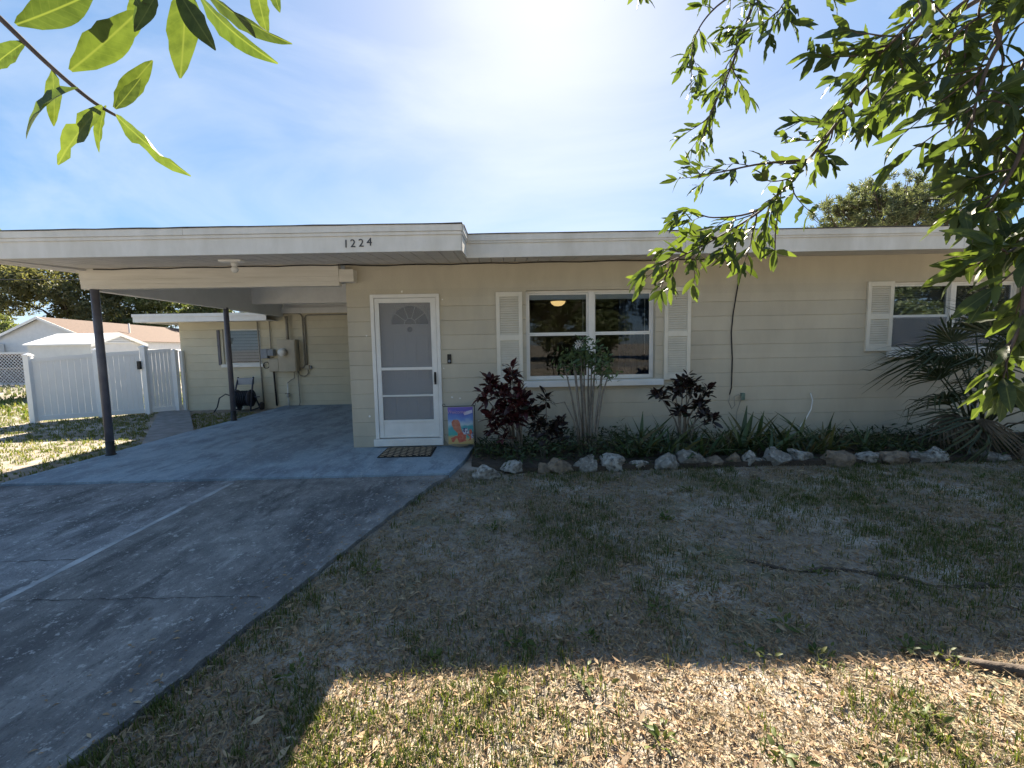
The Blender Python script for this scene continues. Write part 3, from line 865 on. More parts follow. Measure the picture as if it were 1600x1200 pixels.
for (a, b, c, d) in ((dcx - .25, dcx - .06, 1.0, 1.64), (dcx + .06, dcx + .25, 1.0, 1.64), (dcx - .25, dcx - .06, .30, .86), (dcx + .06, dcx + .25, .30, .86)):
    pm = MB()
    sash_frame(pm, a, b, c, d, WY + .098, WY + .1095, .018)
    part('door_panel', pm, 'doorpaint', inner_d, bevel=.004)
part('knocker', MB().lathe([(.004, 0), (.030, .004), (.036, .012), (.036, .02)], (dcx - .005, WY + .088, 1.70), 14, 'y'), 'black', inner_d)
sm = MB()
X0, X1, Z0, Z1 = -1.776, -.833, .075, 2.178
sm.box(X0, dx0 + .004, WY - .03, WY + .05, Z0 + .10, Z1); sm.box(dx1 - .004, X1, WY - .03, WY + .05, Z0 + .10, Z1)
sm.box(dx0 + .004, dx1 - .004, WY - .03, WY + .05, dz1 - .004, Z1)
storm = part('storm_door_frame', sm, 'white', house, bevel=.004)
part('threshold', MB().box(X0 - .02, X1 + .005, WY - .07, WY + .10, .075, .172), 'white', storm, bevel=.005)
sd = MB()
a, b = dx0 + .008, dx1 - .008
sd.box(a, a + .06, WY - .018, WY + .012, .185, 2.122); sd.box(b - .075, b, WY - .018, WY + .012, .185, 2.122)
for (c, d) in ((2.06, 2.122), (1.135, 1.175), (.765, .79), (.40, .435), (.185, .215)):
    sd.box(a + .06, b - .075, WY - .016, WY + .010, c, d)
part('storm_door', sd, 'white', storm, bevel=.003)
part('kick_panel', MB().box(a + .06, b - .075, WY - .006, WY + .004, .215, .40), 'white', storm)
part('screen', MB().box(a + .06, b - .075, WY - .002, WY + .001, .435, 2.06), 'screen', storm)
hb = MB()
hb.box(b - .052, b - .022, WY - .026, WY - .018, .93, 1.10)
hb.tube([(b - .037, WY - .026, .945), (b - .037, WY - .062, .965), (b - .037, WY - .068, 1.015), (b - .037, WY - .062, 1.065), (b - .037, WY - .026, 1.085)], .011, 8)
part('door_handle', hb, 'black', storm)

# text helper (flat mesh from the built-in font)
def text_mesh(s, size, extrude, m, shear=0.0):
    cu_ = bpy.data.curves.new('lettering', 'FONT')
    cu_.body = s; cu_.size = size; cu_.extrude = extrude; cu_.align_x = 'CENTER'; cu_.shear = shear
    cu_.offset = 0
    tmp = bpy.data.objects.new('lettering', cu_)
    col.objects.link(tmp)
    dg = bpy.context.evaluated_depsgraph_get()
    me = bpy.data.meshes.new_from_object(tmp.evaluated_get(dg))
    bpy.data.objects.remove(tmp); bpy.data.curves.remove(cu_)
    me.materials.clear(); me.materials.append(M[m])
    return me
digit_mat = M['number'] = mat('number_metal', (.03, .035, .045), (.06, .065, .075), 20, .5)
base = Vector((0, 6.1, 0))
for ch, px, dz in (('1', -1.635, .0), ('2', -1.56, .003), ('2', -1.472, .006), ('4', -1.385, .016)):
    me = text_mesh(ch, .118, .003, 'number')
    o = link('digit', me, cf)
    o.rotation_euler = (R(90), R(random.uniform(-3, 3)), 0)
    o.location = Vector((px, CE - .016, CZ + .046 + dz + rz(px))) - base

# ------------------------------------------------------------------ things on the house
# lamps under the carport
def bare_lamp(loc, label):
    t = thing('ceiling_lamp', loc, label, 'lamp')
    x, y, z = loc
    part('base_plate', MB().box(x - .16, x + .10, y - .05, y + .05, z - .028, z - .002), 'white', t, bevel=.006)
    part('socket', MB().lathe([(.028, -.075), (.033, -.06), (.036, -.029)], (x, y, z), 14), 'white', t, True)
    part('bulb', MB().lathe([(.002, -.15), (.024, -.143), (.04, -.12), (.042, -.105), (.03, -.083), (.02, -.0755)], (x, y, z), 14), 'bulb', t, True)
lx, ly = -3.12, 5.32
bare_lamp((lx, ly, soff(lx, ly) - .001), 'bare round bulb lamp on white base plate under the front soffit')
lx, ly = -3.30, 7.9
t = thing('ceiling_lamp', (lx, ly, soff(lx, ly)), 'flush domed glass lamp on the carport ceiling behind the beam', 'lamp')
part('rim', MB().lathe([(.13, -.03), (.14, -.02), (.14, .004)], (lx, ly, soff(lx, ly)), 20), 'steel', t, True)
part('dome', MB().lathe([(.003, -.115), (.05, -.11), (.09, -.085), (.115, -.05), (.12, -.0305)], (lx, ly, soff(lx, ly)), 20), 'bulb', t, True)
# lit lamp inside the front room
M['lamp_glow'] = bpy.data.materials.new('lamp_glow'); M['lamp_glow'].use_nodes = True
_b = M['lamp_glow'].node_tree.nodes['Principled BSDF']
_b.inputs['Base Color'].default_value = (.9, .7, .4, 1)
_b.inputs['Emission Color'].default_value = (1, .62, .22, 1)
_b.inputs['Emission Strength'].default_value = .22
t = thing('room_lamp', (1.27, 9.6, 2.42), 'warm lit domed ceiling lamp seen through the front window', 'lamp')
part('rim', MB().lathe([(.17, -.03), (.17, -.001)], (1.27, 9.6, 2.42), 20), 'steel', t)
part('shade', MB().lathe([(.004, -.13), (.08, -.12), (.14, -.08), (.165, -.031)], (1.27, 9.6, 2.42), 20), 'lamp_glow', t, True)
# door bell
t = thing('doorbell', (-.72, WY, 1.30), 'small black doorbell box on the wall right of the storm door', 'doorbell')
part('body', MB().box(-.745, -.69, WY - .022, WY - .0005, 1.215, 1.345), 'black', t, bevel=.006)
part('button', MB().lathe([(.016, -.028), (.018, -.0225)], (-.7175, WY, 1.25), 14, 'y'), 'grey_metal', t)
# power and utility boxes on the rear wall
yb = RY
t = thing('electrical_panel', (-5.24, yb, .9), 'tall tan electrical panel with round meter on the rear carport wall', 'electrical panel')
part('cabinet', MB().box(-5.42, -4.99, yb - .20, yb - .001, .91, 1.69), 'panel', t, bevel=.008)
part('cover', MB().box(-5.17, -5.01, yb - .212, yb - .2005, .93, 1.67), 'panel', t)
mt_ = part('meter', MB().lathe([(.09, -.262), (.085, -.30), (.065, -.32), (.004, -.322)], (-5.29, yb, 1.385), 20, 'y'), 'bulb', t, True)
part('meter_ring', MB().lathe([(.10, -.2605), (.10, -.201)], (-5.29, yb, 1.385), 20, 'y'), 'steel', t)
part('riser', MB().tube([(-5.21, yb - .10, 1.69), (-5.21, yb - .10, 2.26)], .035, 12), 'conduit', t, True)
t = thing('junction_box', (-5.75, yb, 1.3), 'blue-grey disconnect box between the rear window and the meter', 'utility box')
part('body', MB().box(-5.88, -5.72, yb - .12, yb - .001, 1.24, 1.47), 'grey_metal', t, bevel=.008)
part('side_box', MB().box(-5.70, -5.56, yb - .15, yb - .001, 1.30, 1.46), 'grey_metal', t, bevel=.008)
t = thing('junction_box', (-5.55, yb, .9), 'square cream phone box under the blue-grey disconnect box', 'utility box')
part('body', MB().box(-5.70, -5.46, yb - .11, yb - .001, .915, 1.225), 'panel', t, bevel=.008)
part('lid', MB().box(-5.69, -5.47, yb - .118, yb - .1105, .925, 1.215), 'panel', t, bevel=.003)
def pipe(pts, r, m, label, nm='conduit', cat='conduit', k=8):
    return single(nm, MB().tube(pts, r, k), m, label, cat, pts[0], smooth=True)
pipe([(-4.985, yb - .03, .98), (-4.90, yb - .03, 1.0), (-4.86, yb - .03, 1.06), (-4.86, yb - .03, 2.24), (-4.89, yb - .03, 2.30), (-4.96, yb - .03, 2.325), (-5.3, yb - .03, 2.328)], .017, 'conduit', 'tan conduit bending left at the wall top above the panel')
pipe([(-4.81, yb - .03, 1.06), (-4.81, yb - .03, 2.20), (-4.78, yb - .03, 2.26), (-4.72, yb - .03, 2.285), (-2.2, yb - .03, 2.285)], .017, 'conduit', 'tan conduit turning right along the top of the rear wall')
t = thing('junction_box', (-4.80, yb, .99), 'small square conduit box low beside the electrical panel', 'utility box')
part('body', MB().box(-4.84, -4.74, yb - .07, yb - .001, .95, 1.05), 'panel', t, bevel=.006)
part('cover', MB().box(-4.735, -4.70, yb - .05, yb - .001, .965, 1.04), 'grey_metal', t)
pipe([(-4.79, yb - .03, .949), (-4.79, yb - .03, .86), (-4.83, yb - .03, .80), (-4.90, yb - .03, .78), (-4.99, yb - .03, .80), (-5.03, yb - .03, .905)], .012, 'conduit', 'curved conduit looping under the small conduit box')
pipe([(-5.03, yb - .06, .905), (-5.02, yb - .06, .14), (-5.04, yb - .06, .06)], .014, 'conduit', 'thin tan conduit dropping from the panel to the slab')
pipe([(-5.62, yb - .05, .91), (-5.60, yb - .05, .06)], .022, 'cable', 'black cable dropping from the cream phone box')
pipe([(-5.66, yb - .04, 2.14), (-5.66, yb - .04, 1.465)], .013, 'conduit', 'thin riser above the blue-grey disconnect box')
pipe([(-5.95, yb - .04, 2.14), (-5.94, yb - .04, 1.2), (-5.92, yb - .04, -.02)], .018, 'conduit', 'long thin conduit running down beside the rear window')
lp = [(-5.79 + .075 * math.cos(a), yb - .03 - .003 * a, 1.07 + .075 * math.sin(a)) for a in [i * .45 for i in range(30)]]
pipe([(-5.60, yb - .03, 1.27), (-5.72, yb - .03, 1.24)] + lp, .007, 'cable', 'coil of thin cable hung left of the cream phone box', 'cable_coil', 'cable', 6)
t = thing('hose_bib', (-5.30, yb, .05), 'white painted standpipe tap at the foot of the electrical panel', 'tap')
part('pipe', MB().tube([(-5.30, yb - .06, .05), (-5.30, yb - .06, .62)], .016, 8), 'white', t, True)
part('elbow', MB().tube([(-5.30, yb - .06, .62), (-5.20, yb - .06, .70), (-5.12, yb - .06, .74), (-5.12, yb - .06, .905)], .012, 8), 'conduit', t, True)
part('valve', MB().lathe([(.02, 0), (.035, .02), (.035, .07), (.02, .1)], (-5.30, yb - .06, .26), 12), 'steel', t, True)
part('handle', MB().tube([(-5.36, yb - .1, .36), (-5.24, yb - .1, .36)], .008, 6), 'black', t)
# hose reel cart
hx, hy = -6.18, 10.55
t = thing('hose_reel_cart', (hx, hy, -.03), 'dark wheeled hose reel cart with coiled hose by the rear wall', 'hose reel')
fm = MB()
for s in (-1, 1):
    fm.tube([(hx + s * .22, hy - .16, .02), (hx + s * .20, hy - .02, .45), (hx + s * .18, hy + .12, .80)], .02, 8)
    fm.tube([(hx + s * .22, hy - .16, .02), (hx + s * .22, hy + .25, .04)], .018, 8)
    fm.tube([(hx + s * .22, hy + .25, .04), (hx + s * .195, hy + .02, .45)], .018, 8)
part('frame', fm, 'reel', t, True)
part('handle', MB().box(hx - .19, hx + .19, hy + .08, hy + .13, .62, .78), 'reel_light', t, bevel=.01)
dr = MB(); dr.lathe([(.21, -.17), (.21, -.155), (.10, -.15), (.10, .15), (.21, .155), (.21, .17)], (hx, hy, .30), 22, 'x')
part('drum', dr, 'reel', t, True)
ho = MB()
pts = []
for i in range(220):
    a = i * .5
    lay = .125 + .026 * (i // 75)
    q = (i % 75) / 75.0
    xx = -.13 + .26 * (q if (i // 75) % 2 == 0 else 1 - q)
    pts.append((hx + xx, hy + lay * math.cos(a), .30 + lay * math.sin(a)))
ho.tube(pts, .014, 6)
part('hose', ho, 'hose', t, True)
for s in (-1, 1):
    part('wheel', MB().lathe([(.09, -.02), (.10, -.012), (.10, .012), (.09, .02)], (hx + s * .27, hy + .24, .075), 18, 'x'), 'reel', t)
part('loose_hose', MB().tube([(hx - .13, hy - .1, .33), (hx - .36, hy - .12, .42), (hx - .50, hy - .14, .33), (hx - .55, hy - .16, .12), (hx - .62, hy - .2, -.01)], .014, 6), 'hose', t, True)
part('crank', MB().tube([(hx + .17, hy, .30), (hx + .30, hy, .30), (hx + .30, hy - .1, .34), (hx + .42, hy - .1, .34)], .011, 6), 'reel', t, True)

# cable under the eave and down the wall; white cable stub; tap box
def sag(x0, x1, y, n):
    return [(x0 + (x1 - x0) * i / n, y, soff(x0 + (x1 - x0) * i / n, y) - .012 - .008 * (i % 3 == 1)) for i in range(n + 1)]
pts = sag(-5.3, -2.0, 5.935, 14) + sag(-1.85, 2.9, 6.085, 16) + [(3.0, 6.08, 2.60), (3.10, 6.08, 2.575), (3.24, 6.08, 2.575), (3.32, 6.08, 2.50), (3.335, 6.085, 2.30), (3.27, 6.085, 1.85), (3.25, 6.085, 1.58), (3.275, 6.085, 1.2), (3.27, 6.08, .80), (3.24, 6.07, .70)]
single('cable', MB().tube(pts, .008, 6), 'cable', 'thin black cable run under the soffit and down the tan wall', 'cable', (3.24, 6.07, .70), smooth=True)
t = thing('cable_box', (3.42, WY, .62), 'small green weathered cable box where the black cable ends', 'utility box')
part('body', MB().box(3.41, 3.46, WY - .045, WY - .0005, .62, .72), M.setdefault('verd', mat('green_plastic', (.16, .24, .20), (.10, .15, .13), 20, .6)), t, bevel=.005)
part('tangle', MB().tube([(3.24, 6.06, .70), (3.22, 6.05, .60), (3.26, 6.04, .50), (3.31, 6.05, .55), (3.30, 6.06, .67), (3.36, 6.06, .70), (3.41, 6.07, .67), (3.38, 6.05, .58), (3.34, 6.05, .45), (3.33, 6.05, .2), (3.33, 6.05, .07)], .006, 6), 'conduit', t, True)
single('cable_stub', MB().tube([(4.42, 6.08, .70), (4.43, 6.05, .60), (4.38, 6.0, .48), (4.28, 5.95, .36), (4.15, 5.9, .24), (4.08, 5.88, .08)], .008, 6), 'white', 'loose white cable curving down the wall into the plants', 'cable', (4.08, 5.88, .08), smooth=True)
# power line coming in over the carport roof
single('utility_wire', MB().tube([(-30, 24, 6.3), (-20, 18.0, 4.4), (-12, 13.0, 3.55), (-6.5, 9.8, 3.15), (-5.2, 9.2, 3.05)], .012, 6), 'cable', 'dark overhead service wire running in above the carport roof', 'wire', (-5.2, 9.2, 3.05), smooth=True)

# ------------------------------------------------------------------ stoop things: mat, flag, stone
def mat_weave():
    m = mat('woven_mat', (.40, .32, .22), (.33, .26, .18), 30, .9, .4, 120)
    nt = m.node_tree; b = nt.nodes['Principled BSDF']
    src = b.inputs['Base Color'].links[0].from_socket
    tc = nt.nodes.new('ShaderNodeTexCoord')
    mp = nt.nodes.new('ShaderNodeMapping'); mp.inputs['Rotation'].default_value = (0, 0, R(38)); mp.inputs['Scale'].default_value = (13, 13, 13)
    ch = nt.nodes.new('ShaderNodeTexBrick'); ch.inputs['Scale'].default_value = 1.0
    ch.inputs['Mortar Size'].default_value = .16; ch.inputs['Brick Width'].default_value = 1.5; ch.inputs['Row Height'].default_value = .75
    ch.inputs['Color1'].default_value = (0, 0, 0, 1); ch.inputs['Color2'].default_value = (0, 0, 0, 1); ch.inputs['Mortar'].default_value = (1, 1, 1, 1)
    nt.links.new(tc.outputs['Object'], mp.inputs['Vector']); nt.links.new(mp.outputs['Vector'], ch.inputs['Vector'])
    mx = nt.nodes.new('ShaderNodeMixRGB'); mx.inputs['Color2'].default_value = (.025, .022, .02, 1)
    nt.links.new(ch.outputs['Color'], mx.inputs['Fac']); nt.links.new(src, mx.inputs['Color1'])
    nt.links.new(mx.outputs['Color'], b.inputs['Base Color'])
    return m
M['weave'] = mat_weave()
t = thing('doormat', (-1.25, 5.74, .055), 'woven beige and black doormat below the storm door', 'doormat')
part('rim', MB().box(-1.60, -.915, 5.47, 6.0, .0555, .066), 'mat_rim', t, bevel=.004)
part('weave', MB().box(-1.575, -.94, 5.495, 5.98, .0665, .073), 'weave', t)

# garden flag
fx0, fx1, fy, fz0, fz1 = -.735, -.395, 5.86, .125, .632
t = thing('garden_flag', (-.37, fy, .05), 'colourful beach chair welcome flag on a thin black stand', 'flag')
st = MB()
st.tube([(-.372, fy, .02), (-.372, fy, .655)], .006, 6)
st.tube([(-.372, fy, .645), (-.78, fy, .645)], .005, 6)
st.tube([(-.372 + .018 * math.cos(a), fy, .668 + .018 * math.sin(a)) for a in [i * .6 for i in range(11)]], .004, 5)
st.tube([(-.785 + .018 * math.cos(a), fy, .66 + .018 * math.sin(a)) for a in [i * .6 for i in range(11)]], .004, 5)
st.tube([(-.372, fy, .16), (-.345, fy, .13), (-.345, fy, .02)], .005, 6)
part('stand', st, 'black', t)
def flag_mat():
    m = bpy.data.materials.new('flag_print'); m.use_nodes = True
    nt = m.node_tree; b = nt.nodes['Principled BSDF']; b.inputs['Roughness'].default_value = .8
    tc = nt.nodes.new('ShaderNodeTexCoord'); sp = nt.nodes.new('ShaderNodeSeparateXYZ')
    nz = nt.nodes.new('ShaderNodeTexNoise'); nz.inputs['Scale'].default_value = 9; nz.inputs['Detail'].default_value = 4
    nt.links.new(tc.outputs['Object'], sp.inputs['Vector']); nt.links.new(tc.outputs['Object'], nz.inputs['Vector'])
    ma = nt.nodes.new('ShaderNodeMath'); ma.operation = 'MULTIPLY_ADD'; ma.inputs[1].default_value = .16
    nt.links.new(nz.outputs['Fac'], ma.inputs[0]); nt.links.new(sp.outputs['Z'], ma.inputs[2])
    mr = nt.nodes.new('ShaderNodeMapRange'); mr.inputs['From Min'].default_value = .15; mr.inputs['From Max'].default_value = .68
    nt.links.new(ma.outputs['Value'], mr.inputs['Value'])
    rp = nt.nodes.new('ShaderNodeValToRGB'); e = rp.color_ramp.elements
    stops = [(0, (.55, .40, .16)), (.16, (.60, .45, .20)), (.22, (.10, .42, .36)), (.45, (.10, .38, .45)), (.52, (.50, .62, .68)), (.68, (.16, .28, .62)), (.84, (.12, .14, .50)), (1, (.26, .15, .48))]
    while len(e) < len(stops): e.new(.5)
    for i, (p, c) in enumerate(stops): e[i].position = p; e[i].color = (*c, 1)
    nt.links.new(mr.outputs['Result'], rp.inputs['Fac']); nt.links.new(rp.outputs['Color'], b.inputs['Base Color'])
    return m
M['flag'] = flag_mat()
fm = MB()
nxx, nzz = 12, 14
def fyy(x, z): return fy + .008 * math.sin((x - fx0) * 16 + z * 4) * (fz1 - z) / .5
vs = [(fx0 + (fx1 - fx0) * i / nxx, 0, fz0 + (fz1 - fz0) * j / nzz) for j in range(nzz + 1) for i in range(nxx + 1)]
vs = [(x, fyy(x, z), z) for x, _, z in vs]
fm.add(vs, [(j * (nxx + 1) + i, j * (nxx + 1) + i + 1, (j + 1) * (nxx + 1) + i + 1, (j + 1) * (nxx + 1) + i) for j in range(nzz) for i in range(nxx)])
cloth = part('cloth', fm, 'flag', t, True)
M['p_red'] = mat('print_red', (.55, .10, .07), (.62, .22, .14), 25, .8)
M['p_sal'] = mat('print_salmon', (.50, .16, .11), (.60, .28, .18), 25, .8)
M['p_navy'] = mat('print_navy', (.05, .06, .20), (.65, .65, .72), 45, .8, lo=.48, hi=.52)
M['p_white'] = mat('print_white', (.75, .72, .80), (.65, .60, .75), 20, .8)
M['p_pink'] = mat('print_pink', (.72, .50, .66), (.68, .42, .60), 20, .8)
def printed(nm, poly, m, d):
    mb = MB()
    W, H = fx1 - fx0, fz1 - fz0
    pv = []
    for (u, v) in poly:
        x, z = fx0 + u * W, fz1 - v * H
        pv.append((x, fyy(x, z) - d, z))
    mb.add(pv, [tuple(range(len(pv)))])
    part(nm, mb, m, cloth)
printed('printed_chair_back', [(.14, .40), (.22, .34), (.40, .34), (.47, .42), (.56, .70), (.40, .72), (.22, .60), (.15, .48)], 'p_sal', .0015)
printed('printed_chair_seat', [(.38, .70), (.58, .68), (.84, .74), (.94, .80), (.90, .90), (.62, .93), (.42, .97), (.36, .86)], 'p_red', .002)
printed('printed_chair_arm', [(.10, .84), (.30, .78), (.62, .78), (.62, .83), (.30, .85), (.22, .95), (.14, .94)], 'p_red', .003)
printed('printed_chair_leg', [(.84, .62), (.92, .60), (.96, .68), (.90, .76), (.84, .72)], 'p_red', .003)
printed('printed_pillow', [(.58, .58), (.76, .56), (.82, .66), (.80, .74), (.62, .74), (.56, .66)], 'p_navy', .0025)
printed('printed_towel', [(.90, .70), (.995, .68), (.995, .84), (.92, .86)], 'p_navy', .0028)
printed('printed_cloud', [(.62, .16), (.75, .11), (.97, .08), (.98, .16), (.80, .20), (.66, .22)], 'p_white', .0015)
wm = text_mesh('Welcome', .062, .0004, 'p_pink', .2)
o = link('lettering', wm, cloth); o.rotation_euler = (R(90), 0, 0)
o.location = Vector((fx0 + .115, fy - .0105, fz1 - .085)) - WL[t.name]
# leaning plaque behind the flag
pl = MB()
prof = [(-.56 + .20 * math.cos(a) * (1 + .08 * math.sin(3 * a)), .135 + .105 * math.sin(a)) for a in [i * 2 * math.pi / 24 for i in range(24)]]
n = len(prof)
vs = [(x - .03, 5.96 + (z - .05) * .35, z + .03) for x, z in prof] + [(x - .03, 5.99 + (z - .05) * .35, z + .03) for x, z in prof]
pl.add(vs, [tuple(range(n))[::-1], tuple(range(n, 2 * n))] + [(i, (i + 1) % n, n + (i + 1) % n, n + i) for i in range(n)])
single('stepping_stone', pl, mat('plaque_stone', (.40, .35, .27), (.34, .30, .23), 12, .9, .4, 40), 'rounded beige stone plaque leaning on the wall behind the flag', 'stone', (-.59, 5.96, .055), bevel=.008)

# ------------------------------------------------------------------ border rocks
def rock_mesh(seed, sx, sy, sz):
    bm = bmesh.new()
    bmesh.ops.create_icosphere(bm, subdivisions=4, radius=1)
    rnd = random.Random(seed)
    off = Vector((rnd.uniform(-50, 50), rnd.uniform(-50, 50), rnd.uniform(-50, 50)))
    planes = []
    for _ in range(13):
        d = Vector((rnd.gauss(0, 1), rnd.gauss(0, 1), rnd.gauss(0, .9))).normalized()
        planes.append((d, rnd.uniform(.48, .86)))
    for v in bm.verts:
        p = v.co.copy()
        for d, h in planes:                      # chop facets
            e = p.dot(d) - h
            if e > 0: p -= d * e * .95
        p *= 1 + .20 * mnoise.noise(p * 1.8 + off) + .10 * mnoise.noise(p * 4.5 + off) + .05 * mnoise.noise(p * 11 + off)
        v.co = Vector((p.x * sx, p.y * sy, p.z * sz))
    me = bpy.data.meshes.new('rock')
    bm.to_mesh(me); bm.free()
    me.polygons.foreach_set('use_smooth', [True] * len(me.polygons))
    return me
ROCKS = [  # x, y, half sizes, material, label
    (-.19, 4.70, .145, .10, .082, 'white', 'white pitted oval rock standing apart beside the carport slab'),
    (.11, 4.88, .12, .10, .085, 'white', 'pale round rock beside the white oval one'),
    (.46, 4.87, .085, .08, .075, 'tan', 'small brown rock between the pale round rock and a broad brown one'),
    (.66, 4.86, .135, .10, .11, 'tan', 'broad brown rock next to the flat grey block'),
    (.95, 4.90, .155, .10, .105, 'grey', 'flat-topped grey block rock below the many-stemmed shrub'),
    (1.29, 4.92, .19, .11, .125, 'white', 'large pale pointed rock right of the flat grey block'),
    (1.60, 4.91, .115, .09, .075, 'white', 'low pale rock between the pointed rock and a grey round one'),
    (1.87, 4.90, .135, .11, .115, 'grey', 'grey rounded rock near the tall dark croton'),
    (2.20, 4.96, .165, .12, .125, 'grey', 'big lumpy grey rock under the green croton clump'),
    (2.50, 4.95, .10, .09, .07, 'tan', 'small low brown rock right of the lumpy grey rock'),
    (2.70, 4.95, .085, .09, .095, 'tan', 'narrow brown rock beside an upright pale one'),
    (2.86, 4.93, .075, .08, .105, 'white', 'upright narrow pale rock under the hanging cable'),
    (3.00, 4.95, .045, .05, .055, 'white', 'tiny pale rock at the foot of a long layered rock'),
    (3.20, 4.93, .17, .11, .115, 'grey', 'long layered grey rock touching the bright white slab'),
    (3.50, 4.99, .17, .11, .11, 'white', 'bright white slab rock against the layered grey rock'),
    (3.90, 4.88, .19, .12, .125, 'tan', 'broad dark brown wedge rock right of the white slab'),
    (4.27, 4.90, .125, .10, .10, 'white', 'pale domed rock between two brown rocks'),
    (4.58, 4.86, .17, .10, .085, 'tan', 'long low brown rock right of the pale domed rock'),
    (4.90, 4.92, .15, .11, .10, 'grey', 'grey layered rock next to a pale greenish rock'),
    (5.10, 4.92, .10, .10, .10, 'white', 'pale greenish rock at the left foot of the fan palm'),
    (5.72, 4.90, .17, .11, .09, 'grey', 'grey rock lying in front of the fan palm stems'),
    (6.25, 4.92, .19, .12, .11, 'tan', 'dark brown rock past the fan palm at the bed end'),
]
for i, (x, y, sx, sy, sz, m, lab) in enumerate(ROCKS):
    me = rock_mesh(200 + i, sx * 1.2, sy * 1.2, sz * 1.2)
    me.materials.append(M['rock_' + m])
    o = link('border_rock', me)
    o.location = (x, y, sz * .62 + gz(x, y))
    o.rotation_euler = (0, 0, random.uniform(-.25, .25))
    tag(o, lab, 'rock', 'rocks edging the planting bed')

# ------------------------------------------------------------------ leaf shapes
def blade_mesh(name, m, L_=1.0, w=.3, segs=6, curl=.15, fold=.12, tipw=.02, twist=0.0, base=.1, peak=.45):
    """single leaf along +Y, unit length, folded along its midrib and curling down towards the tip"""
    vs, fs = [], []
    for i in range(segs + 1):
        t_ = i / segs
        ww = w * .5 * (math.sin(math.pi * min(1, (t_ ** (math.log(.5) / math.log(peak))))) ** .8 + (base if i == 0 else 0) * (1 - t_))
        if i == segs: ww = tipw * .5
        z = -curl * t_ * t_
        tw = twist * t_
        for s in (-1, 0, 1):
            x = s * ww
            dz = abs(s) * ww * fold * 2
            vs.append((x * math.cos(tw) - dz * math.sin(tw), t_ * L_, z + dz * math.cos(tw) + x * math.sin(tw)))
    for i in range(segs):
        for s in (0, 1):
            a = i * 3 + s
            fs.append((a, a + 1, a + 4, a + 3))
    me = bpy.data.meshes.new(name)
    me.from_pydata(vs, [], fs)
    me.polygons.foreach_set('use_smooth', [True] * len(me.polygons))
    me.materials.append(M[m])
    me.update()
    return me
def mesh_arrays(me):
    V_ = np.array([v.co[:] for v in me.vertices]); F_ = np.array([p.vertices[:] for p in me.polygons])
    return V_, F_
def orient(d, roll=0.0):
    """rotation taking +Y to direction d, rolled about it"""
    d = Vector(d).normalized()
    q = d.to_track_quat('Y', 'Z')
    return (q.to_matrix() @ Matrix.Rotation(roll, 3, 'Y'))
def join_leaves(name, items, m, parent=None, kind='stuff', off=(0, 0, 0)):
    """items: (mesh arrays, matrix3, scale, location)"""
    Vs, Fs, n = [], [], 0
    for (V_, F_), mt3, s, p in items:
        A = np.array(mt3) * s
        Vs.append(V_ @ A.T + np.array(p) - np.array(off)); Fs.append(F_ + n); n += len(V_)
    return bulk(name, np.concatenate(Vs), np.concatenate(Fs), m, parent, kind, True)

# ------------------------------------------------------------------ bed plants
# crotons: woody stems carrying whorls of dark leaves
cro = [blade_mesh('croton_leaf', 'croton_a', 1, .40, 4, c, .12, .12, 0, .1, .6) for c in (.1, .3, .5)]
croA = [mesh_arrays(c) for c in cro]
def whorl_mesh(seed, m, n=15, L_=.13):
    rnd = random.Random(seed)
    items = []
    for i in range(n):
        az = i * 2.4 + rnd.uniform(-.3, .3); el = rnd.uniform(-.35, 1.1)
        d = (math.cos(az) * math.cos(el), math.sin(az) * math.cos(el), math.sin(el))
        items.append((rnd.choice(croA), orient(d, rnd.uniform(-.7, .7)), L_ * rnd.uniform(.7, 1.2), (d[0] * .01, d[1] * .01, rnd.uniform(-.06, .03))))
    Vs, Fs, k = [], [], 0
    for (V_, F_), mt3, s, p in items:
        Vs.append(V_ @ (np.array(mt3) * s).T + np.array(p)); Fs.append(F_ + k); k += len(V_)
    me = bpy.data.meshes.new('leaf_whorl')
    me.from_pydata([tuple(v) for v in np.concatenate(Vs)], [], [tuple(int(i) for i in f) for f in np.concatenate(Fs)])
    me.materials.append(M[m]); me.update()
    return me
WH = {m: [whorl_mesh(s * 7 + len(m), m) for s in range(4)] for m in ('croton_a', 'croton_b')}
def croton(base, tips, m, label, seed):
    rnd = random.Random(seed)
    t = thing('croton_shrub', base, label, 'shrub', 'dark-leaved crotons in the planting bed')
    bx, by, bz = base
    for (x, y, z) in tips:
        mb = MB()
        sx, sy = bx + rnd.uniform(-.05, .05), by + rnd.uniform(-.05, .05)
        mid = (sx + (x - sx) * .35 + rnd.uniform(-.03, .03), sy + (y - sy) * .4, bz + (z - bz) * .55)
        mb.tube([(sx, sy, bz - .03), mid, (x, y, z)], [.013, .010, .006], 6)
        part('stem', mb, 'stem', t, True)
        for k in range(2 if z > .45 else 1):
            o = link('leaf_whorl', rnd.choice(WH[m]), t)
            f = 1 - .17 * k
            o.location = Vector((mid[0] + (x - mid[0]) * f + (rnd.uniform(-.05, .05) if k else 0), mid[1] + (y - mid[1]) * f, mid[2] + (z - mid[2]) * f)) - Vector(base)
            o.rotation_euler = (rnd.uniform(-.35, .35), rnd.uniform(-.35, .35), rnd.uniform(0, 6.28))
            s = rnd.uniform(.85, 1.2); o.scale = (s, s, s)
    return t
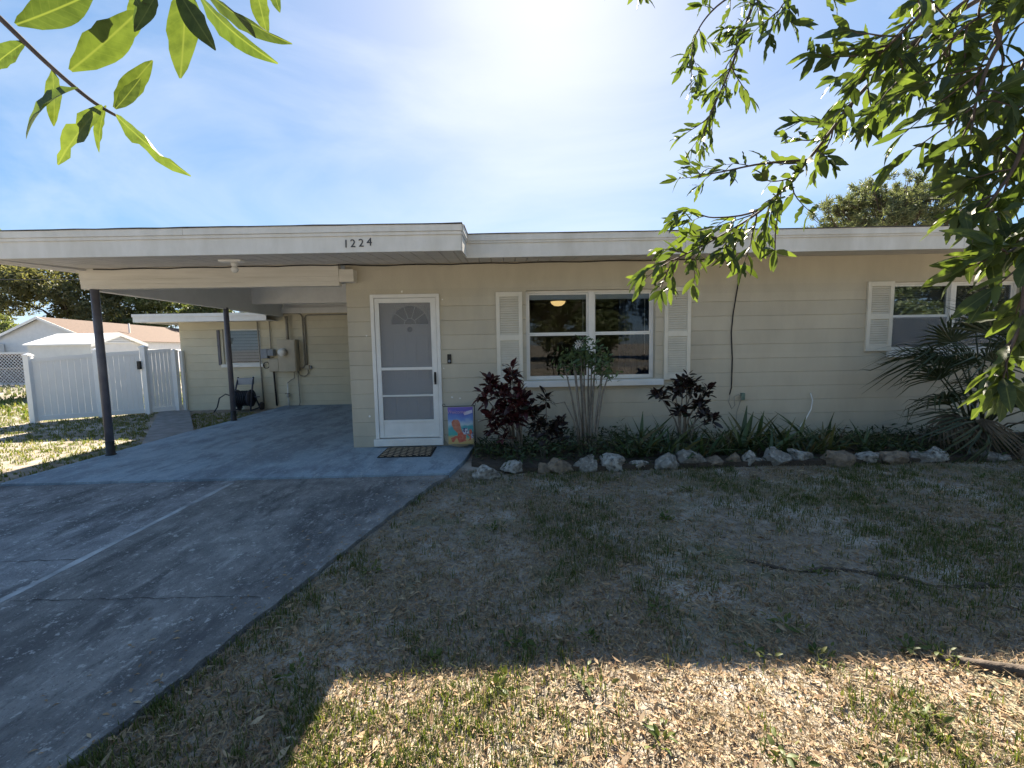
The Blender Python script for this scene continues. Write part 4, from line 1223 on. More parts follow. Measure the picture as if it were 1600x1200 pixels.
croton((.20, 5.42, .06), [(-.16, 5.4, 1.02), (-.22, 5.3, .86), (-.10, 5.45, .95), (.0, 5.38, .90), (.12, 5.42, 1.17), (.16, 5.5, 1.08), (.06, 5.36, .82),
                           (.24, 5.4, .86), (.18, 5.32, .72), (.30, 5.45, .80), (-.12, 5.3, .60), (-.05, 5.28, .50), (.08, 5.3, .58), (-.02, 5.35, .68), (.2, 5.3, .56), (-.14, 5.28, .42), (.02, 5.26, .36), (.30, 5.36, .66)],
       'croton_a', 'tall maroon croton with red-tinged leaves beside the left shutter', 3)
croton((.52, 5.40, .06), [(.36, 5.4, .68), (.44, 5.42, .62), (.56, 5.45, .82), (.48, 5.38, .50), (.60, 5.4, .46), (.68, 5.38, .40), (.74, 5.42, .50), (.40, 5.35, .40), (.56, 5.35, .34), (.70, 5.36, .28)],
       'croton_b', 'lower dark croton between the maroon croton and the pale-stemmed shrub', 4)
croton((2.32, 5.45, .06), [(2.36, 5.45, 1.02), (2.30, 5.42, .93), (2.44, 5.47, .90), (2.20, 5.45, .88), (2.52, 5.42, .70), (2.62, 5.48, .86), (2.56, 5.4, .58), (2.66, 5.38, .50), (2.24, 5.38, .62), (2.02, 5.5, .80)],
       'croton_b', 'dark croton below the right shutter of the front window', 5)
# pale many-stemmed shrub with white blossom
t = thing('many_stemmed_shrub', (1.07, 5.45, .06), 'many-stemmed shrub with pale bare stems and white blossom below window', 'shrub')
rnd = random.Random(21)
shr_leaf = [mesh_arrays(blade_mesh('shrub_leaflet', 'shrub', 1, .34, 3, .2, .12, .04))]
tops = []
for k in range(14):
    u = k / 13
    tx = .83 + .52 * u + rnd.uniform(-.05, .05); tz = 1.08 + .24 * math.sin(math.pi * (u * .8 + .15)) + rnd.uniform(-.06, .06)
    sx = 1.0 + .16 * u; sy = 5.42 + rnd.uniform(-.05, .06)
    p1 = (sx + (tx - sx) * .22, sy + rnd.uniform(-.02, .02), .42); p2 = (sx + (tx - sx) * .62, sy + rnd.uniform(-.05, .05), .82)
    part('stem', MB().tube([(sx, sy, .03), p1, p2, (tx, sy + rnd.uniform(-.08, .08), tz)], [.017, .015, .012, .006], 7), 'stem', t, True)
    tops.append((tx, sy, tz))
part('stem', MB().tube([(.98, 5.4, .1), (.90, 5.38, .5), (.78, 5.35, .74), (.66, 5.34, .72), (.60, 5.33, .78)], [.012, .010, .008, .006, .004], 6), 'stem', t, True)
for (tx, ty, tz) in tops:
    items = []
    for i in range(44):
        d = Vector((rnd.gauss(0, 1), rnd.gauss(0, 1), rnd.gauss(.1, .9))).normalized()
        p = (tx + rnd.gauss(0, .065) - 1.07, ty + rnd.gauss(0, .065) - 5.45, tz + rnd.gauss(.02, .085) - .06)
        items.append((shr_leaf[0], orient(d, rnd.uniform(-1, 1)), rnd.uniform(.055, .105), p))
    join_leaves('leaf_clump', items, 'shrub', t, 'stuff')
items = []
for (fx, fz_) in ((.93, 1.45), (.955, 1.47), (.975, 1.45), (.945, 1.43), (.985, 1.475)):
    for i in range(6):
        az = i * 1.05 + rnd.uniform(-.2, .2)
        items.append((shr_leaf[0], orient((math.cos(az), -.5, math.sin(az)), 0), .05, (fx - 1.07, 5.36 - 5.45 + rnd.uniform(-.01, .01), fz_ - .06)))
join_leaves('blossom', items, 'flower', t, 'stuff')
part('flower_stalk', MB().tube([(.98, 5.42, 1.25), (.965, 5.37, 1.45)], .004, 5), 'stem', t)

# strap-leaved plants along the wall
strap = [blade_mesh('strap_leaf', 'strap', 1, .085, 7, c, .12, .01, tw, .6, .35) for c, tw in ((.25, .2), (.55, -.3), (.85, .3), (.12, -.1))]
def strap_plant(x, y, n, h, label, group, rnd):
    t = thing('strap_plant', (x, y, .055), label, 'plant', group)
    for i in range(n):
        az = i * 2.4 + rnd.uniform(-.4, .4); el = rnd.uniform(.75, 1.4)
        o = link('leaf', rnd.choice(strap), t)
        d = Vector((math.cos(az) * math.cos(el), math.sin(az) * math.cos(el) * .8, math.sin(el)))
        o.rotation_euler = orient(d, rnd.uniform(-.5, .5)).to_euler()
        s = h * rnd.uniform(.6, 1.15)
        o.scale = (s * rnd.uniform(.9, 1.4), s, s)
        o.location = (rnd.uniform(-.04, .04), rnd.uniform(-.03, .03), -.02)
SHORT = {.95: 'flat grey block rock', 1.29: 'large pale pointed rock', 1.60: 'low pale rock', 1.87: 'grey rounded rock', 2.20: 'big lumpy grey rock', 2.50: 'small low brown rock', 2.70: 'narrow brown rock',
         2.86: 'upright narrow pale rock', 3.20: 'long layered grey rock', 3.50: 'bright white slab rock', 3.90: 'broad brown wedge rock', 4.27: 'pale domed rock', 4.58: 'long low brown rock', 4.90: 'grey layered rock', 5.10: 'pale greenish rock'}
def strap_label(x, row):
    k = min(SHORT, key=lambda q: abs(q - x))
    return ('strap-leaved green plant close behind the ' if row == 0 else 'strap-leaved green plant at the wall foot behind the ') + SHORT[k]
rnd = random.Random(33)
xs = [1.55, 1.72, 1.86, 2.0, 2.14, 2.3, 2.5, 2.66, 2.8, 2.95, 3.1, 3.24, 3.4, 3.55, 3.7, 3.86, 4.02, 4.18, 4.36, 4.55, 4.75, 4.95, 5.2]
for i, x in enumerate(xs):
    for row in (0, 1):
        strap_plant(x + rnd.uniform(-.06, .06), 5.18 + .36 * row + rnd.uniform(-.08, .08), 10 if row == 0 else 9, rnd.uniform(.34, .52) if x < 4.3 else rnd.uniform(.26, .38),
                    strap_label(x, row), 'strap-leaved plants along the front wall', rnd)
# low ferny ground cover
items = []
fl_ = [mesh_arrays(blade_mesh('cover_leaf', 'fern', 1, .30, 2, .3, .1, .05))]
for i in range(9000):
    x = rnd.uniform(-.36, 6.9); y = rnd.uniform(4.80, 6.04)
    den = .35 + .65 * (x < 1.7) + .3 * (x > 4.4)
    if rnd.random() > den: continue
    if x < .0 and y < 5.2: continue
    if y < 4.98 and rnd.random() < .6: continue
    hmax = .13 + .16 * max(0, mnoise.noise(Vector((x * 2.2, y * 2.2, 0)))) + (.10 if .3 < x < 1.7 else 0)
    d = Vector((rnd.gauss(0, 1), rnd.gauss(0, 1), rnd.gauss(.6, .6))).normalized()
    items.append((fl_[0], orient(d, rnd.uniform(-1, 1)), rnd.uniform(.04, .095), (x, y, .06 + rnd.random() * hmax)))
gc = join_leaves('ground_cover', items, 'fern', None, 'stuff')
tag(gc, 'low dark ferny ground cover filling the planting bed', 'ground cover')

# fan palm
def fan_mesh(seed, m, n=26, spread=2.5, rad=.55, droop=.25):
    rnd_ = random.Random(seed)
    vs, fs = [], []
    for i in range(n):
        a = -spread / 2 * 1.0 + spread * i / (n - 1) + rnd_.uniform(-.04, .04)
        L_ = rad * (1 - .25 * abs(a) / spread) * rnd_.uniform(.85, 1.08)
        k = len(vs)
        S = 5
        for j in range(S + 1):
            u = j / S
            w = .012 * (math.sin(math.pi * min(1, .15 + u * .85)) + .12) * (1 if j < S else .1)
            z = .10 * math.sin(u * 2.2) * .4 - droop * u * u * u * L_ * rnd_.uniform(.6, 1.6) + .03 * math.cos(i * math.pi)
            cx, cy = math.sin(a) * L_ * u, math.cos(a) * L_ * u
            px_, py_ = math.cos(a) * w, -math.sin(a) * w
            vs += [(cx - px_, cy - py_, z + w * .5), (cx, cy, z), (cx + px_, cy + py_, z + w * .5)]
        for j in range(S):
            for s in (0, 1):
                q = k + j * 3 + s
                fs.append((q, q + 1, q + 4, q + 3))
    me = bpy.data.meshes.new('fan_blade'); me.from_pydata(vs, [], fs); me.materials.append(M[m]); me.update()
    return me
FAN = [fan_mesh(s, 'palm', 24 + s * 2, 2.9 + .25 * s, .50 + .03 * s, .3 + .2 * s) for s in range(4)]
FAND = fan_mesh(9, 'dead', 22, 2.2, .45, .9)
pb = Vector((6.12, 5.42, .04))
palm = thing('fan_palm', pb, 'dark clumping fan palm in front of the right window', 'palm')
rnd = random.Random(5)
fronds = [(-.66, -.15, .92), (-.46, -.28, 1.12), (-.32, .05, 1.36), (-.50, .12, 1.1), (-.15, -.25, 1.45), (.05, .12, 1.55), (.30, -.2, 1.35), (.55, .05, 1.2), (.75, -.25, .95), (-.58, -.2, .62),
          (-.30, -.35, .80), (.25, -.38, .85), (.95, -.1, .62), (-.05, -.4, .60), (.5, -.4, .50), (-.45, -.38, .35), (1.1, -.15, 1.15), (.12, -.05, 1.1), (-.25, .1, 1.05)]
for i, (dx, dy, h) in enumerate(fronds):
    tip = pb + Vector((dx, dy, h))
    sb = pb + Vector((rnd.uniform(-.12, .12), rnd.uniform(-.08, .08), 0))
    mid = sb.lerp(tip, .5) + Vector((-dx * .12, -dy * .1, h * .08))
    f = part('frond', MB().tube([sb, mid, tip], [.016, .011, .007], 6), 'petiole', palm, True)
    d = (tip - mid).normalized() + Vector((0, -.1, -.25))
    o = link('fan_blade', FAN[i % 4], f)
    o.location = tip - pb
    o.rotation_euler = orient(d, rnd.uniform(-.9, .9)).to_euler()
    s = rnd.uniform(.85, 1.15); o.scale = (s, s, s)
for (dx, dy, h) in ((-.62, -.32, .46), (-.35, -.42, .42), (.2, -.45, .38)):
    tip = pb + Vector((dx, dy, h))
    f = part('dead_frond', MB().tube([pb, pb.lerp(tip, .6) + Vector((0, 0, .12)), tip], [.014, .010, .007], 6), 'dead', palm, True)
    o = link('fan_blade', FAND, f); o.location = tip - pb
    o.rotation_euler = orient((dx, dy * .5, -.55), rnd.uniform(-.4, .4)).to_euler()
part('stump', MB().lathe([(.13, 0), (.15, .06), (.12, .2), (.05, .3)], pb, 12), 'bark', palm, True)

# ------------------------------------------------------------------ fence, sheds and far things on the left
FP = [(-9.98, 9.46), (-9.06, 10.02), (-8.34, 10.42), (-7.93, 10.80)]
FH = [1.41, 1.50, 1.55, 1.58]
fence = thing('vinyl_fence', (-9.98, 9.46, -.03), 'white vinyl privacy fence panels and posts beside the rear wing', 'fence')
gate = thing('vinyl_gate', (-9.06, 10.02, 0), 'white vinyl gate with black hinges and latch between fence posts', 'gate')
def fence_panel(p, q, hp, hq, parent, npl, gap0, gap1, rails=True):
    p, q = Vector((p[0], p[1], 0)), Vector((q[0], q[1], 0))
    u = (q - p).normalized(); L_ = (q - p).length
    nrm = Vector((u.y, -u.x, 0))
    def slab_(a, b, z0, z1, z0b, z1b, t0, t1, nm):
        mb = MB(); vs = []
        for s_, zz in ((a, (z0, z1)), (b, (z0b, z1b))):
            c = p + u * s_
            for tt in (t0, t1):
                for z in zz: vs.append(tuple(c + nrm * tt + Vector((0, 0, z))))
        mb.add(vs, [(0, 1, 3, 2), (4, 6, 7, 5), (0, 4, 5, 1), (2, 3, 7, 6), (1, 5, 7, 3), (0, 2, 6, 4)])
        part(nm, mb, 'vinyl', parent)
    a0, a1 = gap0, L_ - gap1
    H = lambda s_: hp + (hq - hp) * s_ / L_ - .06
    w = (a1 - a0) / npl
    for i in range(npl):
        s0, s1 = a0 + i * w, a0 + (i + 1) * w
        slab_(s0 + .002, s1 - .002, .06, H(s0) - .05, .06, H(s1) - .05, -.012, .012, 'plank')
    slab_(a0, a1, H(a0) - .085, H(a0), H(a1) - .085, H(a1), -.028, .028, 'rail')
    slab_(a0, a1, .02, .12, .02, .12, -.028, .028, 'rail')
def fence_post(x, y, h, parent):
    o = part('post', MB().box(x - .055, x + .055, y - .055, y + .055, -.06, h), 'vinyl', parent)
    cp = MB()
    cp.box(x - .068, x + .068, y - .068, y + .068, h, h + .025)
    cp.add([(x - .06, y - .06, h + .025), (x + .06, y - .06, h + .025), (x + .06, y + .06, h + .025), (x - .06, y + .06, h + .025), (x, y, h + .06)], [(0, 1, 4), (1, 2, 4), (2, 3, 4), (3, 0, 4)])
    part('post_cap', cp, 'vinyl', o)
for i in range(4): fence_post(*FP[i], FH[i] if i != 3 else 1.45, fence)
fence_panel(FP[0], FP[1], FH[0], FH[1], fence, 9, .056, .056)
fence_panel(FP[2], FP[3], FH[2], FH[3], fence, 6, .056, .056)
fence_panel(FP[1], FP[2], FH[1], FH[2], gate, 7, .085, .085)
u = (Vector(FP[2]) - Vector(FP[1])).normalized()
for z in (.28, 1.28):
    c = Vector(FP[1]) + u * .07
    part('hinge', MB().box(c.x - .07, c.x + .07, c.y - .075, c.y - .03, z - .04, z + .04), 'black', gate)
c = Vector(FP[2]) - u * .07
part('latch', MB().box(c.x - .03, c.x + .03, c.y - .085, c.y - .03, 1.05, 1.24), 'black', gate)
single('fence_post_trim', MB().box(-7.86, -7.79, 10.86, 10.93, -.05, 1.46), 'vinyl', 'narrow white post against the corner of the rear wing wall', 'post', (-7.82, 10.9, -.05))

def gable_house(name, label, cat, x0, x1, y0, y1, ze, zr, wallm, roofm, skew=0.0, over=.25, axis='y'):
    """gable building with its ridge along Y (or X), skewed sideways with depth"""
    cx = (x0 + x1) / 2
    t = thing(name, (cx, y0, 0), label, cat)
    S = lambda x, y: x + skew * (y - y0)
    mb = MB()
    if axis == 'y':
        vs = []
        for y in (y0, y1):
            for (x, z) in ((x0, -.1), (x1, -.1), (x1, ze), (cx, zr - .06), (x0, ze)): vs.append((S(x, y), y, z))
        mb.add(vs, [(0, 1, 2, 3, 4), (9, 8, 7, 6, 5), (0, 5, 6, 1), (1, 6, 7, 2), (4, 3, 8, 9), (2, 7, 8, 3), (0, 4, 9, 5)])
    else:
        cy = (y0 + y1) / 2
        vs = []
        for x in (x0, x1):
            for (y, z) in ((y0, -.1), (y1, -.1), (y1, ze), (cy, zr - .04), (y0, ze)): vs.append((x, y, z))
        mb.add(vs, [(0, 1, 2, 3, 4), (9, 8, 7, 6, 5), (0, 5, 6, 1), (1, 6, 7, 2), (4, 3, 8, 9), (2, 7, 8, 3), (0, 4, 9, 5)])
    w = part('wall', mb, wallm, t)
    rb = MB(); tr = MB()
    sl = (zr - ze) / ((x1 - x0) / 2 if axis == 'y' else (y1 - y0) / 2)
    th = .05
    if axis == 'y':
        for s, xe in ((-1, x0), (1, x1)):
            xo = xe + s * over
            vs = []
            for y in (y0 - over, y1 + over):
                for (x, z) in ((cx, zr), (xo, ze - sl * over), (xo, ze - sl * over + th), (cx, zr + th)): vs.append((S(x, y), y, z))
            rb.add(vs, [(0, 1, 2, 3), (7, 6, 5, 4), (0, 4, 5, 1), (1, 5, 6, 2), (2, 6, 7, 3), (3, 7, 4, 0)])
            vs = []
            for y in (y0 - over - .04, y0 - over - .003):
                for (x, z) in ((cx, zr - .12), (xo, ze - sl * over - .12), (xo, ze - sl * over + th), (cx, zr + th)): vs.append((S(x, y), y, z))
            tr.add(vs, [(0, 1, 2, 3), (7, 6, 5, 4), (0, 4, 5, 1), (1, 5, 6, 2), (2, 6, 7, 3), (3, 7, 4, 0)])
    else:
        cy = (y0 + y1) / 2
        for s, ye in ((-1, y0), (1, y1)):
            yo = ye + s * over
            vs = []
            for x in (x0 - over, x1 + over):
                for (y, z) in ((cy, zr), (yo, ze - sl * over), (yo, ze - sl * over + th), (cy, zr + th)): vs.append((x, y, z))
            rb.add(vs, [(0, 1, 2, 3), (7, 6, 5, 4), (0, 4, 5, 1), (1, 5, 6, 2), (2, 6, 7, 3), (3, 7, 4, 0)])
            vs = []
            for x in (x1 + over + .003, x1 + over + .03):
                for (y, z) in ((cy, zr - .07), (yo, ze - sl * over - .07), (yo, ze - sl * over + th), (cy, zr + th)): vs.append((x, y, z))
            tr.add(vs, [(0, 1, 2, 3), (7, 6, 5, 4), (0, 4, 5, 1), (1, 5, 6, 2), (2, 6, 7, 3), (3, 7, 4, 0)])
    part('roof', rb, roofm, t)
    part('barge_board', tr, 'white', t)
    return t, w
nh, nw = gable_house('neighbour_house', 'white gabled neighbouring house with brown shingle roof beyond the fence', 'house', -33.9, -27.3, 30, 49, 2.35, 3.85, 'ivory', 'shingle', -.22)
wm_ = part('window', MB().box(-29.45, -28.75, 29.93, 29.995, 2.15, 2.65), 'white', nh)
part('pane', MB().box(-29.40, -28.80, 29.92, 29.928, 2.20, 2.60), 'room', wm_)
part('vent_pipe', MB().tube([(-29.8, 36, 3.0), (-29.8, 36, 3.75)], .06, 8), 'white', nh)
part('porch', MB().box(-35.0, -33.0, 28.6, 29.9, -.1, 2.15), 'ivory', nh)
part('porch_door', MB().box(-34.2, -33.3, 28.55, 28.598, .1, 1.95), 'grey_metal', nh)
sh, sw = gable_house('garden_shed', 'small white garden shed with pale roof behind the vinyl fence', 'shed', -15.8, -13.75, 15.0, 17.2, 1.74, 2.1, 'ivory', 'vinyl', 0, .08, 'x')
for k in range(4):
    z = 1.78 + k * .065
    hw = .95 * (1 - (z - 1.74) / .36)
    part('gable_slat', MB().box(-13.748, -13.70, 16.1 - hw, 16.1 + hw, z, z + .045), 'vinyl', sh)
# lattice panel and chain-link fence at far left
lt = thing('lattice_panel', (-23.6, 21, 0), 'grey diagonal lattice panel below the neighbouring house', 'lattice')
lm = MB()
def lat(x0, x1, y, z0, z1, st, r):
    w, h = x1 - x0, z1 - z0
    n = int((w + h) / st)
    for i in range(1, n + 1):
        s = i * st
        a = (x0 + min(s, w), z0 + max(0, s - w)); b = (x0 + max(0, s - h), z0 + min(s, h))
        lm.tube([(a[0], y, a[1]), (b[0], y, b[1])], r, 4, False)
        lm.tube([(x0 + x1 - a[0], y + .02, a[1]), (x0 + x1 - b[0], y + .02, b[1])], r, 4, False)
lat(-24.3, -21.6, 21, .1, 1.45, .16, .016)
part('slats', lm, 'ivory', lt)
part('crawl_space_shade', MB().box(-24.35, -21.55, 21.12, 21.16, .05, 1.5), 'bark', lt)  # added dark sheet, its brown stands in for crawl-space shade behind the slats
fr_ = MB(); sash_frame(fr_, -24.4, -21.5, .0, 1.55, 20.97, 21.05, .09)
part('frame', fr_, 'ivory', lt)
cl = thing('chain_link_fence', (-17.5, 15.8, 0), 'low grey chain-link fence in front of the lattice panel', 'fence')
lm = MB(); lat(-21.8, -15.9, 15.8, .03, .92, .075, .004)
part('wire_mesh', lm, 'chain', cl)
for x in (-21.8, -19.9, -18.0, -16.1):
    part('post', MB().tube([(x, 15.83, -.05), (x, 15.83, 1.0)], .028, 8), 'chain', cl, True)
part('top_rail', MB().tube([(-21.8, 15.83, .95), (-15.9, 15.83, .95)], .02, 8), 'chain', cl, True)

# ------------------------------------------------------------------ far trees
def crown_arrays(seed, lobes, n, size, flat_=.75):
    """leaf-sized faces spread through overlapping lobes (cx,cy,cz,r)"""
    r = np.random.default_rng(seed)
    wts = np.array([l[3] ** 2 for l in lobes]); wts = wts / wts.sum()
    idx = r.choice(len(lobes), n, p=wts)
    C = np.array([l[:3] for l in lobes])[idx]; RR = np.array([l[3] for l in lobes])[idx]
    d = r.normal(size=(n, 3)); d /= np.linalg.norm(d, axis=1)[:, None]
    rad = RR * (1 - .55 * r.random(n) ** 1.8) * (1 + .25 * np.sin(d[:, 0] * 5 + idx) * np.sin(d[:, 2] * 6 + idx * 2))
    P = C + d * rad[:, None] * np.array([1, 1, flat_])
    a = r.normal(size=(n, 3)); a /= np.linalg.norm(a, axis=1)[:, None]
    b = np.cross(a, r.normal(size=(n, 3))); b /= np.linalg.norm(b, axis=1)[:, None]
    s = size * r.uniform(.5, 1.3, n)[:, None]
    nrm = np.cross(a, b)
    V_ = np.stack([P - a * s, P + b * s * .42 + nrm * s * .15, P + a * s, P - b * s * .42 + nrm * s * .15], 1).reshape(-1, 3)
    F_ = np.arange(n * 4).reshape(-1, 4)
    return V_, F_
def make_tree(seed, h, rad, n, size, m='tree_leaf', trunk_r=.3, nl=12, low=.3):
    rnd_ = random.Random(seed)
    lobes = []
    for i in range(nl):
        a = rnd_.uniform(0, 6.28); q = rnd_.random() ** .6
        zz = rnd_.uniform(low, .92)
        rr = rad * (1 - abs(zz - .55) * .7) * q * .75
        lobes.append((math.cos(a) * rr, math.sin(a) * rr, zz * h, rad * rnd_.uniform(.26, .45)))
    V_, F_ = crown_arrays(seed, lobes, n, size)
    mb = MB()
    mb.tube([(0, 0, -.2), (.05 * rad, 0, h * .25), (0, .04 * rad, h * .5), (0, 0, h * .8)], [trunk_r, trunk_r * .75, trunk_r * .5, trunk_r * .15], 8)
    for l in lobes[:9]:
        z0 = h * rnd_.uniform(.2, .45)
        mb.tube([(0, 0, z0), (l[0] * .5, l[1] * .5, (z0 + l[2]) * .5 + .05 * h), (l[0], l[1], l[2])], [trunk_r * .45, trunk_r * .25, trunk_r * .07], 6)
    tm = mb.mesh('trunk', 'bark', (0, 0, 0), True)
    me = bpy.data.meshes.new('crown')
    k = 4
    me.vertices.add(len(V_)); me.vertices.foreach_set('co', V_.astype(np.float32).ravel())
    me.loops.add(F_.size); me.loops.foreach_set('vertex_index', F_.astype(np.int32).ravel())
    me.polygons.add(len(F_)); me.polygons.foreach_set('loop_start', np.arange(0, F_.size, k, dtype=np.int32))
    me.update(calc_edges=True)
    me.materials.append(M[m])
    return tm, me
TREES = [make_tree(1, 10.5, 5.2, 26000, .17, 'tree_leaf', low=.12), make_tree(2, 9.5, 4.6, 20000, .16, 'tree_leaf_b', low=.15), make_tree(3, 7.5, 3.8, 18000, .15, 'tree_leaf', low=.12)]
def place_tree(k, x, y, s, rot, label, group=None):
    t = thing('broadleaf_tree', (x, y, 0), label, 'tree', group)
    t.rotation_euler = (0, 0, rot); t.scale = (s, s, s)
    link('trunk', TREES[k][0], t); link('crown', TREES[k][1], t)
place_tree(0, -55, 46, 1.35, .3, 'big dark dense tree behind the white neighbouring house', 'trees beyond the neighbouring house')
place_tree(1, -46.5, 49, 1.35, 1.4, 'olive twiggy tree rising over the white house gable', 'trees beyond the neighbouring house')
place_tree(0, -40, 52, 1.2, 2.2, 'dark dense tree seen right of the front carport post', 'trees beyond the neighbouring house')
place_tree(2, -34.5, 54, 1.25, 4.1, 'lower dark tree over the brown shingle roof', 'trees beyond the neighbouring house')
place_tree(1, -30, 58, 1.0, 3.4, 'thin pale tree showing above the rear wing roof', 'trees beyond the neighbouring house')
place_tree(2, -66, 52, 1.8, .9, 'dark broad tree at the end of the far tree row', 'trees beyond the neighbouring house')
# across the road, behind the viewer (what the window panes mirror)
for k, x, y, s, rot in ((0, -6, -25, 1.15, 0), (1, 2, -26, 1.2, 1), (0, 9, -24, 1.15, 2), (2, 15, -24, 1.5, 3), (1, 22, -26, 1.2, 4), (2, -15, -27, 1.5, 5), (0, 31, -22, 1.2, 1.9), (1, 39, -24, 1.3, 2.7), (0, 48, -25, 1.3, 3.6)):
    place_tree(k, x, y, s, rot, 'leafy street tree across the road mirrored in the window panes', 'trees across the road')
gable_house('road_house', 'tan house across the road mirrored in the front window', 'house', -12.5, -2.5, -33, -26, 2.6, 3.9, 'tan_wall', 'shingle', 0, .4, 'x')

# pine rising behind the roof on the right
pt = thing('pine_tree', (27.4, 31, 0), 'tall flat-topped pine rising behind the roof on the right', 'tree')
rnd = random.Random(14)
pm = MB()
PH = 12.4
pm.tube([(27.4, 31, -.2), (27.2, 31, 5), (27.5, 31, 8), (27.6, 31, 10.8)], [.28, .22, .14, .05], 8)
tuft = []
for i in range(120):
    a = rnd.uniform(0, 6.28); z0 = rnd.uniform(5.5, 10.0)
    rr = .6 + 4.5 * rnd.random() ** .7
    z1 = PH - .085 * rr * rr - rnd.random() ** 1.5 * 2.6
    p0 = Vector((27.5, 31, z0)); p2 = Vector((27.5 + rr * math.cos(a), 31 + rr * math.sin(a), z1))
    p1 = p0.lerp(p2, .55) + Vector((rnd.uniform(-.3, .3), rnd.uniform(-.3, .3), -.25))
    pm.tube([p0, p1, p2], [.05, .035, .014], 5)
    for k in range(5):
        q = p1.lerp(p2, rnd.uniform(.45, 1.1)) + Vector((rnd.gauss(0, .38), rnd.gauss(0, .38), rnd.gauss(.08, .2)))
        pm.tube([p1.lerp(p2, .6), q], [.02, .008], 4)
        tuft.append((q.x, q.y, q.z, rnd.uniform(.22, .42)))
part('trunk', pm, 'bark', pt, True)
r_ = np.random.default_rng(4)
n = 30000
idx = r_.integers(0, len(tuft), n); T = np.array(tuft)[idx]
d = r_.normal(size=(n, 3)); d[:, 2] = np.abs(d[:, 2]) * .8; d /= np.linalg.norm(d, axis=1)[:, None]
P = T[:, :3] + r_.normal(size=(n, 3)) * (T[:, 3] * .35)[:, None]
Ln = (T[:, 3] * r_.uniform(.5, 1.0, n))[:, None]
sd_ = np.cross(d, r_.normal(size=(n, 3))); sd_ /= np.linalg.norm(sd_, axis=1)[:, None]
off = np.array([27.4, 31, 0])
V_ = np.stack([P - sd_ * .035, P + sd_ * .035, P + d * Ln + sd_ * .012, P + d * Ln - sd_ * .012], 1).reshape(-1, 3) - off
bulk('crown', V_, np.arange(n * 4).reshape(-1, 4), 'pine', pt, None)

# ------------------------------------------------------------------ the near tree whose branches hang into view
TB = Vector((5.3, 1.3, 0))
tree = thing('oak_tree', TB, 'near oak tree whose drooping leafy branches frame the view', 'tree')
part('trunk', MB().tube([(5.3, 1.3, -.1), (5.27, 1.28, .25), (5.2, 1.25, 1.2), (5.05, 1.2, 2.4), (4.7, 1.15, 3.4), (4.3, 1.1, 4.6)], [.42, .27, .23, .21, .17, .10], 14), 'bark', tree, True)
part('surface_root', MB().tube([(5.2, 1.3, .04), (4.2, 1.36, .03), (3.3, 1.42, .02), (2.7, 1.58, .015), (2.35, 1.66, .008), (2.0, 1.80, -.004), (1.65, 1.9, -.03)], [.12, .075, .05, .04, .032, .022, .012], 8), 'bark', tree, True)
_rp = [(5.2, 1.4, .03)] + [(4.6 - .13 * i, 1.75 + .042 * i + .05 * math.sin(i * 1.1), -.004 + .014 * math.sin(i * 2.3)) for i in range(26)]
part('surface_root', MB().tube(_rp, [.1] + [.04 - .0012 * i for i in range(26)], 8), 'bark', tree, True)
LEAF = [blade_mesh('leaf', 'oak_leaf', 1, w, 10, c, f, .02, tw, .12, .48) for (w, c, f, tw) in ((.33, .10, .10, .1), (.29, .22, .16, -.2), (.34, -.05, .05, .15), (.27, .32, .2, .3), (.31, .02, .22, -.1), (.32, .12, .1, .2), (.30, .2, .15, -.3))]
_lr = random.Random(6)
for k_, me_ in enumerate(LEAF):                      # wavy margins, chewed edges on the last two
    for i_, v_ in enumerate(me_.vertices):
        row, sd = divmod(i_, 3)
        if sd != 1 and 0 < row < 10:
            q_ = _lr.uniform(.86, 1.08)
            if k_ >= 5 and ((sd == 0 and row in (6, 7)) or (sd == 2 and row in (4, 8 if k_ == 5 else 5))): q_ = _lr.uniform(.25, .5)
            v_.co.x *= q_; v_.co.z += _lr.uniform(-.012, .012)
    me_.update()
LEAFA = [mesh_arrays(m_) for m_ in LEAF]
leaves = []          # (variant, rotation matrix, size, position)
branch_mb = []
rnd = random.Random(77)
def pix(x, y, dist):
    """direction of a picture point, at a distance along the ground axis: used once to lay the limbs out in space"""
    d = fw + rt2 * ((x - 800) / 680.0) - up2 * ((y - 600) / 680.0)
    return Vector((0, 0, CAM_Z)) + d * dist
def smooth_path(pts, n=6):
    out = []
    P_ = [pts[0]] + list(pts) + [pts[-1]]
    for i in range(1, len(P_) - 2):
        for k in range(n):
            t_ = k / n
            a, b, c, d = P_[i - 1], P_[i], P_[i + 1], P_[i + 2]
            out.append(.5 * ((2 * b) + (c - a) * t_ + (2 * a - 5 * b + 4 * c - d) * t_ ** 2 + (3 * b - a - 3 * c + d) * t_ ** 3))
    out.append(Vector(pts[-1]))
    return out
def put_leaf(p, d, size):
    leaves.append((rnd.randrange(len(LEAF)), orient(d, rnd.uniform(-1.3, 1.3)), size, Vector(p)))
